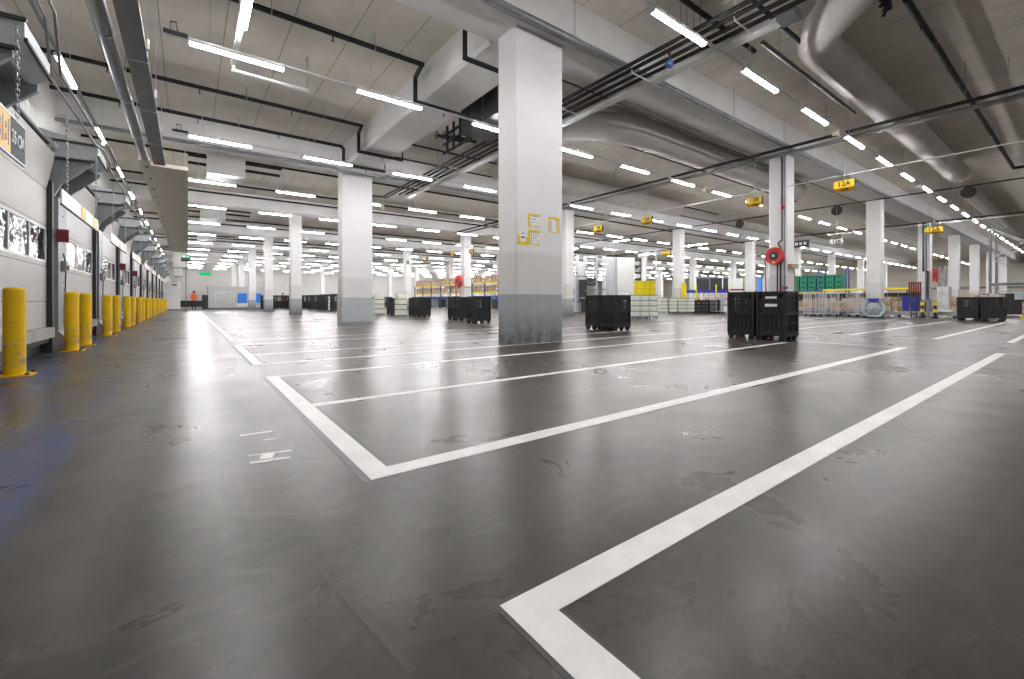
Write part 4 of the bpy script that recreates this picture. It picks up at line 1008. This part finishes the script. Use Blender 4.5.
# ------------------------------------------------------------------ conveyor, cartons, bins and posts on the right
o = thing('roller_conveyor', 'low grey conveyor frame behind the striped guard posts', 'conveyor', (35.0, 4.7, 0))
MB().box(0, .10, -.2, 3.7, .16, .36).box(1.0, 1.1, -.2, 3.7, .16, .36).box(0, 1.1, -.2, -.1, .16, .36).build('side_rail', 'galv', o)
b = MB()
for q in range(14): b.tube([(.1, .0 + q * .27, .33), (1.0, .0 + q * .27, .33)], .05, 8)
b.build('roller', 'galv', o)
for y in (.1, 1.3, 2.5, 3.5): MB().box(.0, .12, y, y + .14, 0, .16).build('foot', 'dark_steel', o)
o = thing('blue_conveyor', 'low conveyor with a blue side rail under the carton stacks', 'conveyor', (35.6, 8.6, 0))
MB().box(0, .08, 0, 5.6, .14, .30).box(1.1, 1.18, 0, 5.6, .14, .30).build('side_rail', 'blue_steel', o); MB().box(.08, 1.1, 0, 5.6, .16, .27).build('bed', 'galv_dark', o)
for y in (.2, 1.8, 3.4, 5.1): MB().box(.05, .2, y, y + .15, 0, .14).build('foot', 'dark_steel', o)
ct = MB(); ct.box(-.19, .19, -.155, .155, 0, .29, 0, .004).box(-.035, .035, -.157, .157, .288, .292, 1)
cA = ct.build('carton', ['carton', 'tape']); first = True
ct = MB(); ct.box(-.19, .19, -.155, .155, 0, .29, 0, .004).box(-.035, .035, -.157, .157, .288, .292, 1); cB = ct.build('carton', ['carton_pale', 'tape']); firstB = True
def put_carton(pale, p, label, grp, rz=0.0):
    global first, firstB
    if (pale and firstB) or (not pale and first):
        o = cB if pale else cA
        if pale: firstB = False
        else: first = False
        o.location = p; o.rotation_euler = (0, 0, rz)
    else: o = mesh_copy(cB if pale else cA, None, p); o.rotation_euler = (0, 0, rz)
    return tag(o, label, 'carton', grp)
rnd = random.Random(3)
for c in range(16):
    y = 13.95 - c * .335
    if 3 < c < 4: continue
    for l in range(3 if c not in (3, 10) else 2):
        put_carton(rnd.random() < .55, (35.85 + rnd.uniform(-.03, .03), y, .30 + l * .293), 'carton in the stacks on the blue railed conveyor, %s layer, %s column' % (('bottom', 'middle', 'top')[l], nth(c + 1)), 'cartons on the blue railed conveyor', rnd.uniform(-.05, .05))
for c in range(5):
    y = 8.2 - c * .335
    for l in range(3):
        put_carton(rnd.random() < .4, (35.45, y, .385 + l * .293), 'brown carton on the grey conveyor left of the blue bins, %s layer, %s column' % (('bottom', 'middle', 'top')[l], nth(c + 1)), 'cartons on the grey conveyor', rnd.uniform(-.04, .04))
for l in range(3): put_carton(l % 2 == 0, (35.5, 4.95, .385 + l * .293), 'carton stacked left of the far right black crates, %s layer' % ('bottom', 'middle', 'top')[l], 'cartons beside the far right crates')
bn = thing('blue_bin', 'x', 'bin'); b = MB()
b._add([(-.16, -.14, 0), (.16, -.14, 0), (.16, .14, 0), (-.16, .14, 0), (-.2, -.175, .85), (.2, -.175, .85), (.2, .175, .85), (-.2, .175, .85)], [(3, 2, 1, 0), (4, 5, 6, 7), (0, 1, 5, 4), (1, 2, 6, 5), (2, 3, 7, 6), (3, 0, 4, 7)]); b.build('body', 'blue', bn)
MB().box(-.215, .215, -.19, .19, .85, .90).build('rim', 'blue', bn)
bn.location = (35.35, 7.0 - .42, .385); bn['label'] = 'tall blue bin on the grey conveyor, right one of two'; bn['group'] = 'blue bins on the conveyor'; copy_tree(bn, (35.35, 7.0, .385), 'tall blue bin on the grey conveyor, left one of two')
gp = thing('guard_post', 'x', 'guard post')
b = MB().box(-.07, .07, -.07, .07, .08, .98, 0, .015); b.build('post', 'sign_black', gp)
for z in (.34, .74): MB().box(-.075, .075, -.075, .075, z, z + .2, 0, .015).build('yellow_band', 'yellow', gp)
MB().box(-.13, .13, -.13, .13, 0, .08).build('foot', 'dark_steel', gp)
gp.location = (34.6, 6.15, 0); gp['label'] = 'black and yellow striped guard post left of the wrapped load, left one'; gp['group'] = 'striped guard posts'; copy_tree(gp, (34.6, 5.6, 0), 'black and yellow striped guard post left of the wrapped load, right one')
o = thing('control_cabinet', 'grey control stand between the striped guard posts', 'cabinet', (34.4, 5.88, 0)); MB().box(-.06, .06, -.06, .06, 0, 1.0).box(-.07, .07, -.08, .08, .8, 1.1).build('stand', 'galv_dark', o)
o = thing('control_cabinet', 'dark ladder shaped stand left of the striped guard posts', 'stand', (34.5, 6.5, 0)); b = MB().bar((0, -.12, 0), (0, -.12, 1.45), .05).bar((0, .12, 0), (0, .12, 1.45), .05); [b.box(-.03, .03, -.14, .14, .2 + q * .2, .28 + q * .2) for q in range(6)]; b.build('frame', 'dark_steel', o)
o = thing('wrapped_pallet', 'load wrapped in white stretch film right of the striped guard posts', 'pallet load', (35.2, 5.25, .38))
MB().box(-.35, .45, -.18, .34, 0, 1.45, 0, .06).build('load', 'film', o); MB().box(-.45, .5, -.3, .4, -.02, .12, 0, .04).build('loose_film', 'paper', o)
# second rank: black totes, yellow beam, green totes, red pallets
bt = MB().box(-.3, .3, -.24, .24, 0, .5, 0, .03).box(-.32, .32, -.26, .26, .5, .56, 0, .03).box(-.325, -.32, -.1, .1, .15, .32, 1).build('black_tote', ['crate', 'red_dark']); first_ = True
for c in range(14):
    p = (42.5, 16.0 - c * .62, 1.05); lab = 'black tote in the row behind the carton stacks, %s from the left' % nth(c + 1)
    q = bt if c == 0 else mesh_copy(bt); q.location = p; tag(q, lab, 'tote', 'black totes behind the carton stacks')
o = thing('belt_conveyor', 'raised grey belt carrying the black totes behind the cartons', 'conveyor', (42.5, 12, 0)); MB().box(-.4, .4, -4.6, 4.6, .93, 1.05).build('belt', 'galv_dark', o)
for y in (-4, -1.5, 1.5, 4): MB().box(-.3, .3, y, y + .1, 0, .93).build('leg', 'galv', o)
o = thing('overhead_rail', 'yellow rail behind the wide pale pillar above the black totes', 'rail', (48.5, 13.4, 0)); MB().box(-.1, .1, -4.4, 2.2, 1.95, 2.12).build('rail', 'yellow', o)
for y in (-4, -1, 2): MB().box(-.06, .06, y, y + .12, 0, 1.95).build('leg', 'galv_dark', o)
yb = MB().box(-.25, .25, -.3, .3, 0, .42, 0, .03).box(-.27, .27, -.32, .32, .42, .48, 0, .03).build('yellow_tote', 'yellow')
for c in range(4):
    q = yb if c == 0 else mesh_copy(yb); q.location = (46.5, 18.0 - c * .8, 1.3 + .05 * (c % 2)); tag(q, 'yellow tote behind the left carton stacks, %s from the left' % nth(c + 1), 'tote', 'yellow totes behind the cartons')
o = thing('table', 'grey bench under the yellow totes behind the cartons', 'bench', (46.5, 16.8, 0)); MB().box(-.4, .4, -1.7, 1.7, 1.2, 1.3).build('top', 'galv', o)
for y in (-1.5, 1.4): MB().box(-.3, .3, y, y + .1, 0, 1.2).build('leg', 'galv', o)
gt = MB().box(-.45, .45, -.38, .38, 0, .50, 0, .03).box(-.47, .47, -.41, .41, .50, .56, 0, .03).box(-.46, -.45, -.2, .2, .3, .4, 1).build('green_tote', ['green', 'crate_in'])
n = 0
for c in range(6):
    for l in range(3):
        q = gt if n == 0 else mesh_copy(gt); n += 1; q.location = (57.6, 21.2 - c * .86, 2.2 + l * .565)
        tag(q, 'green tote stacked on the blue rack behind the cartons, %s column, %s layer' % (nth(c + 1), ('bottom', 'middle', 'top')[l]), 'tote', 'green totes on the blue rack')
o = thing('pallet_rack', 'blue rack carrying the green totes', 'rack', (57.6, 19, 0)); MB().box(-.5, .5, -2.9, 2.9, 2.08, 2.2).build('shelf_beam', 'blue_steel', o)
for y in (-2.8, -.2, 2.7): MB().box(-.5, -.4, y, y + .12, 0, 4.6).box(.4, .5, y, y + .12, 0, 4.6).build('upright', 'blue_steel', o)
for j, (x, y, lab) in enumerate(((66, 16.6, 'blue steel upright right of the green totes'), (80, 12.6, 'grey blue steel upright left of the twin pillar'))):
    o = thing('rack_upright', lab, 'upright', (x, y, 0), 'steel uprights before the far wall'); MB().box(-.15, .15, -.1, .1, 0, 5.6).box(-.15, .15, -.75, -.55, 0, 5.6).build('post', 'blue_steel' if j == 0 else 'grey_pipe', o)
    b = MB(); [b.bar((0, -.65, .6 + q), (0, 0, 1.2 + q), .08) for q in range(5)]; b.build('brace', 'grey_pipe', o)
o = thing('wall_rail', 'long grey rail along the cream far wall', 'rail', (XE - .4, 20, 0)); MB().box(0, .2, -18, 30, 3.2, 3.5).build('rail', 'grey_pipe', o)
for y in range(-16, 30, 6): MB().box(0, .2, y, y + .2, 0, 3.2).build('leg', 'grey_pipe', o)
for q in range(2):
    o = thing('red_pallet', 'dark red pallet standing on edge left of the twin pillar, %s one' % ('left', 'right')[q], 'pallet', (44.8, 8.55 - q * .38, 1.0), 'dark red pallets standing on edge')
    b = MB(); [b.box(-.08, .0, -.16 + a * .13, -.07 + a * .13, 0, 1.45) for a in range(3)]; b.build('boards', 'red_dark', o); MB().box(0, .09, -.17, .17, 0, .1).box(0, .09, -.17, .17, .68, .78).box(0, .09, -.17, .17, 1.35, 1.45).build('bearers', 'wood', o)
o = thing('table', 'dark bench under the red pallets left of the twin pillar', 'bench', (44.9, 8.5, 0)); MB().box(-.3, .4, -.9, .9, .9, 1.0).build('top', 'dark_steel', o)
for y in (-.8, .7): MB().box(-.2, .3, y, y + .1, 0, .9).build('leg', 'dark_steel', o)
# empty rack frame at the far right
o = thing('pallet_rack', 'empty grey rack frame with bracing at the far right edge', 'rack', (39.8, 2.55, 0))
for x in (0, 2.7):
    for y in (0, 1.42): MB().box(x - .06, x + .06, y - .06, y + .06, 0, 5.4).build('upright', 'grey_pipe', o)
    b = MB()
    for q in range(4): b.bar((x, 0 if q % 2 else 1.42, 1.7 + q * .95), (x, 1.42 if q % 2 else 0, 2.65 + q * .95), .045)
    b.bar((x, 0, 1.6), (x, 1.42, 1.6), .045); b.build('brace', 'galv', o)
MB().box(-.05, .05, -1.2, 1.42, 1.95, 2.1).build('cross_beam', 'grey_pipe', o); MB().box(0, 2.7, -.05, .05, 1.95, 2.1).box(0, 2.7, 1.37, 1.47, 1.95, 2.1).build('shelf_beam', 'grey_pipe', o)
MB().box(.03, .1, 1.46, 1.5, 2.2, 2.9).build('blue_label_holder', 'blue_steel', o)
o = thing('pallet_load', 'dark load with pale wrapping on the floor behind the rack frame', 'pallet load', (44, 2.6, 0)); b = MB(); b.box(0, 1.6, -.6, 2.2, .1, 1.5, 0, .05); b.build('load', 'sign_dark', o); MB().box(-.02, 1.62, .3, .7, 1.1, 1.52).build('wrap', 'pale_blue', o)
o = thing('pallet_load', 'brown carton load right of the far right black crates', 'pallet load', (37.0, 2.35, 0)); MB().box(0, 1.0, -.45, .15, .15, .95, 0, .01).build('carton', 'carton', o); MB().box(-.03, 1.0, -.5, .2, .0, .15).build('pallet', 'yellow', o)
# mixed goods behind the reel pillar
p = at_uz(705, 40); o = thing('goods_rack', 'row of white bags with blue lids behind the low black crates', 'rack', (p.x, p.y, 0), None, -.639)
MB().box(-2.2, 2.2, -.3, .3, .6, .72).build('shelf', 'galv', o)
for q in range(9): MB().box(-2.1 + q * .48, -1.7 + q * .48, -.28, .28, .72, 1.75, 0, .06).build('white_bag', 'paper', o)
for q in range(9): MB().box(-2.1 + q * .48, -1.7 + q * .48, -.30, .30, 1.75, 2.0, 0, .04).build('blue_lid', 'blue', o)
for x in (-2.1, -.9, .9, 2.1): MB().box(x - .05, x + .05, -.34, -.28, 0, 2.5).build('yellow_upright', 'yellow', o)
b = MB(); [b.box(-1.9 + q * .9, -1.5 + q * .9, -.32, -.29, 1.1, 1.3) for q in range(5)]; b.build('orange_label', 'orange', o)
for q, (u, w) in enumerate(((703, .75), (716.5, .7), (726, .3))):
    p = at_uz(u, 52); o = thing('hanging_curtain', 'dark hanging strip curtain left of the pillar behind the totes, %s from the left' % nth(q + 1), 'curtain', (p.x, p.y, 0), 'dark curtains behind the goods rack', -.639)
    b = MB(); [b.box(-w + a * w / 3, -w + a * w / 3 + w / 3 - .03, -.03, .03, .4, 3.7) for a in range(6)]; b.build('strips', 'sign_dark', o); MB().box(-w - .1, w + .1, -.06, .06, 3.7, 3.85).build('rail', 'galv_dark', o)
p = at_uz(732, 56); o = thing('notice_board', 'white board with a dark red bar beside the dark curtains', 'board', (p.x, p.y, 0), None, -.639)
MB().box(-1.5, -.05, -.04, .04, 1.5, 3.9).box(.1, 1.4, -.04, .04, 1.5, 3.9).build('panel', 'paper', o); MB().box(-1.5, 1.6, -.06, -.04, 2.35, 2.55).build('red_bar', 'red_dark', o)
for x in (-1.5, 1.4): MB().box(x, x + .08, -.05, .05, 0, 3.9).build('post', 'galv_dark', o)
p = at_uz(763, 42); o = thing('locker', 'white and blue cabinet left of the reel pillar', 'locker', (p.x, p.y, 0), None, -.639)
MB().box(-.2, .45, -.3, .3, 0, 3.2).build('body', 'white', o); MB().box(-.36, -.2, -.3, .3, 0, 3.3).build('blue_side', 'blue_sky', o); MB().box(.3, .34, -.33, -.3, 1.6, 1.9).build('handle', 'galv', o)
# carton rack beyond the near crates
o = thing('pallet_rack', 'long rack of cartons with yellow beams left of the nearest pillar', 'rack', (28, 40.2, 0))
for z in (1.95, 3.05): MB().box(0, .12, 0, 22.6, z, z + .14).build('yellow_beam', 'yellow', o); MB().box(.12, 1.2, 0, 22.6, z + .02, z + .12).build('deck', 'wood', o)
for y in range(9): MB().box(-.05, .08, y * 2.8, y * 2.8 + .12, 0, 3.2).build('upright', 'blue_steel', o)
big = MB().box(0, .9, -.36, .36, 0, .8, 0, .01).box(-.004, 0, -.3, .3, .36, .42, 1).build('carton', ['carton', 'tape'])
big2 = MB().box(0, .9, -.36, .36, 0, .66, 0, .01).box(-.004, 0, -.15, .1, .2, .4, 1).build('carton', ['carton', 'paper'])
n = 0; used = [False, False]
for l, z in enumerate((2.09, 3.19)):
    for c in range(29):
        y = 40.75 + c * .77; a = rnd.random() < .35; src = big2 if a else big; i_ = 1 if a else 0
        q = src if not used[i_] else mesh_copy(src); used[i_] = True
        q.location = (28.12 + rnd.uniform(0, .1), y, z); q.scale = (1, rnd.uniform(.8, 1.02), rnd.uniform(.8, 1.16))
        tag(q, 'brown carton on the %s rack shelf, %s from its near end' % (('lower', 'upper')[l], nth(c + 1)), 'carton', 'cartons on the yellow beamed rack')
for q in range(10):
    o = thing('wheeled_bin', 'blue lidded grey bin under the carton rack, %s from its near end' % nth(q + 1), 'bin', (28.3, 41.2 + q * 2.2, 0), 'bins under the carton rack')
    MB().box(-.3, .4, -.5, .5, .12, 1.2, 0, .04).build('body', 'grey_pipe' if q % 3 else 'crate', o); MB().box(-.34, .44, -.54, .54, 1.2, 1.62, 0, .04).build('lid', 'blue_steel', o)
    for y in (-.35, .35): MB().tube([(-.2, y - .03, .07), (-.2, y + .03, .07)], .07, 10).build('caster', 'seal', o)
# ------------------------------------------------------------------ far left: container room, people
o = thing('container_room', 'grey container room with a window and blue panels at the far left', 'room', (2.0, 66.0, 0))
MB().box(0, 7.2, 0, 3, .12, 2.75).box(.1, 7.1, .1, 2.9, 0, .12, 1).box(-.05, 7.25, -.05, 3.05, 2.75, 2.85).build('shell', ['container', 'dark_steel'], o)
MB().box(.75, 2.75, -.04, 0, .95, 2.15).build('window_frame', 'white', o); MB().box(.85, 2.65, -.05, -.04, 1.03, 2.07).build('window_pane', 'glass', o); MB().box(1.6, 2.4, -.045, -.04, 1.6, 1.85).build('lit_blind', 'paper', o)
MB().box(-.62, .02, -.05, .5, .0, 1.75).build('dark_door', 'sign_dark', o)
for a, e in ((3.1, 4.15), (4.95, 5.75)): MB().box(a, e, -.05, 0, .75, 2.0).build('blue_panel', 'blue_sky', o)
for x in (3.0, 4.6, 6.0): MB().box(x - .03, x + .03, -.03, 0, .15, 2.72).build('corner_post', 'galv', o)
b = MB().box(3.0, 4.2, -.04, 0, .3, .7); b.build('lower_panel', 'paper', o)
o = thing('work_table', 'black work table where the person in the orange vest stands', 'table', (-.2, 63.3, 0)); MB().box(-1.0, 1.9, 0, .9, .85, 1.05).box(-.9, 1.8, .1, .8, .3, .85).build('top', 'crate', o)
for x in (-.9, 1.7): MB().box(x, x + .1, .1, .8, 0, .3).build('leg', 'crate', o)
o = thing('switch_cabinet', 'white machine cabinet at the far end of the dock wall', 'cabinet', (-1.6, 60.6, 0)); MB().box(-.7, .9, 0, 1.5, .1, 3.1, 0, .05).box(.1, .95, -.06, 0, 1.3, 2.5).build('body', 'white', o); MB().box(-.6, .8, .1, 1.4, 0, .1).build('plinth', 'dark_steel', o); MB().box(.2, .6, -.1, -.06, 2.7, 2.85).build('dark_strip', 'sign_dark', o)
def person(loc, rz, label, top, cap='hair'):
    o = thing('person', label, 'person', loc, None, rz)
    P = [(0, 0, 1.10), (0, .01, 1.35), (0, .02, 1.58), (0, .02, 1.76), (0, -.01, 1.93), (0, -.01, 2.04),
         (.24, .02, 1.68), (.29, -.02, 1.38), (.24, -.26, 1.22), (.20, -.36, 1.20), (-.24, .02, 1.68), (-.29, -.02, 1.38), (-.24, -.26, 1.22), (-.20, -.36, 1.20),
         (.11, 0, 1.02), (.13, -.02, .58), (.14, .03, .10), (.15, -.14, .05), (-.11, 0, 1.02), (-.14, .03, .58), (-.16, .10, .10), (-.17, -.06, .05)]
    Rr = [.17, .16, .19, .07, .115, .10, .085, .065, .05, .045, .085, .065, .05, .045, .12, .085, .06, .05, .12, .085, .06, .05]
    E = [(0, 1), (1, 2), (2, 3), (3, 4), (4, 5), (2, 6), (6, 7), (7, 8), (8, 9), (2, 10), (10, 11), (11, 12), (12, 13), (0, 14), (14, 15), (15, 16), (16, 17), (0, 18), (18, 19), (19, 20), (20, 21)]
    me = bpy.data.meshes.new('body'); me.from_pydata(P, E, []); ob = bpy.data.objects.new('body', me); col.objects.link(ob)
    md = ob.modifiers.new('s', 'SKIN'); sv = me.skin_vertices[0].data
    for i, r in enumerate(Rr): sv[i].radius = (r, r * .8 if i < 3 else r)
    sv[0].use_root = True
    ob.modifiers.new('d', 'SUBSURF').levels = 1; bpy.context.view_layer.update()
    nm = bpy.data.meshes.new_from_object(ob.evaluated_get(bpy.context.evaluated_depsgraph_get())); bpy.data.objects.remove(ob)
    nm.materials.clear()
    for m in ('skin', top, 'navy'): nm.materials.append(M[m])
    for p in nm.polygons:
        c = p.center; p.use_smooth = True
        p.material_index = 0 if (c.z > 1.80 or (c.y < -.30 and c.z > 1.0)) else 1 if c.z > 1.06 else 2
    bo = bpy.data.objects.new('body', nm); col.objects.link(bo); bo.parent = o
    MB().lathe([(0, 2.17), (.07, 2.15), (.115, 2.07), (.125, 1.98), (.11, 1.93)], 14, 0, (0, .02, 0)).build('hair', cap, o)
    MB().tube([(0, -.115, 1.97), (0, -.15, 1.92)], .018, 6).build('nose', 'skin', o)
    return o
person((.55, 62.4, 0), 2.9, 'person in an orange vest and dark trousers bending over a black table', 'hivis')
person((11.05, 70.6, 0), .4, 'person in a red top behind an orange cart, left of the third pillar', 'red')
o = thing('orange_cart', 'small orange cart left of the third pillar, before the person in red', 'cart', (10.95, 69.0, 0)); MB().box(-.5, .55, -.4, .4, .25, 1.15, 0, .08).build('body', 'orange', o)
for x in (-.35, .4): MB().tube([(x, -.4, .15), (x, -.3, .15)], .15, 12).build('wheel', 'seal', o)
MB().bar((.5, 0, 1.1), (.7, 0, 1.7), .05).build('handle', 'dark_steel', o)
# white tote stack in the dark far rows
for j, (x, y) in enumerate(((11.6, 45.9), (11.2, 27.3), (11.3, 31.6))):
    o = thing('tote_stack', 'small stack of white totes between black crates, %s of three from the left' % nth(j + 1), 'totes', (x, y, 0), 'white totes among the black crates')
    for l in range(4): MB().box(-.3, .3, -.3, .3, .1 + l * .35, .1 + l * .35 + .3, 0, .03).build('tote', 'tote', o)
    MB().box(-.32, .32, -.32, .32, .0, .1).build('dolly', 'blue_sky' if j == 0 else 'tote_rim', o)

# ================================================================== CAMERA, WORLD, SCALE
cd = bpy.data.cameras.new('camera'); co = bpy.data.objects.new('camera', cd); col.objects.link(co)
F_PX, YAW = 435.7, math.atan((512 - 188) / 435.7)
cd.sensor_fit = 'HORIZONTAL'; cd.sensor_width = 36; cd.lens = F_PX / 1024 * 36
cd.shift_y = -(339.5 - 301) / 1024
co.location = (0, 0, 1.0); co.rotation_euler = (PI / 2, 0, -YAW); cd.clip_start = .05; cd.clip_end = 400
sc.camera = co
wd = bpy.data.worlds.new('night'); sc.world = wd; wd.use_nodes = True
wd.node_tree.nodes['Background'].inputs[0].default_value = (.01, .012, .02, 1); wd.node_tree.nodes['Background'].inputs[1].default_value = .3
seen = set()
for o in list(sc.objects):
    o.location = o.location * S
    if o.type == 'MESH' and o.data.name not in seen:
        seen.add(o.data.name); o.data.transform(Matrix.Scale(S, 4)); o.data.update()
    elif o.type == 'LIGHT' and o.data.name not in seen:
        seen.add(o.data.name); o.data.size *= S; o.data.size_y *= S
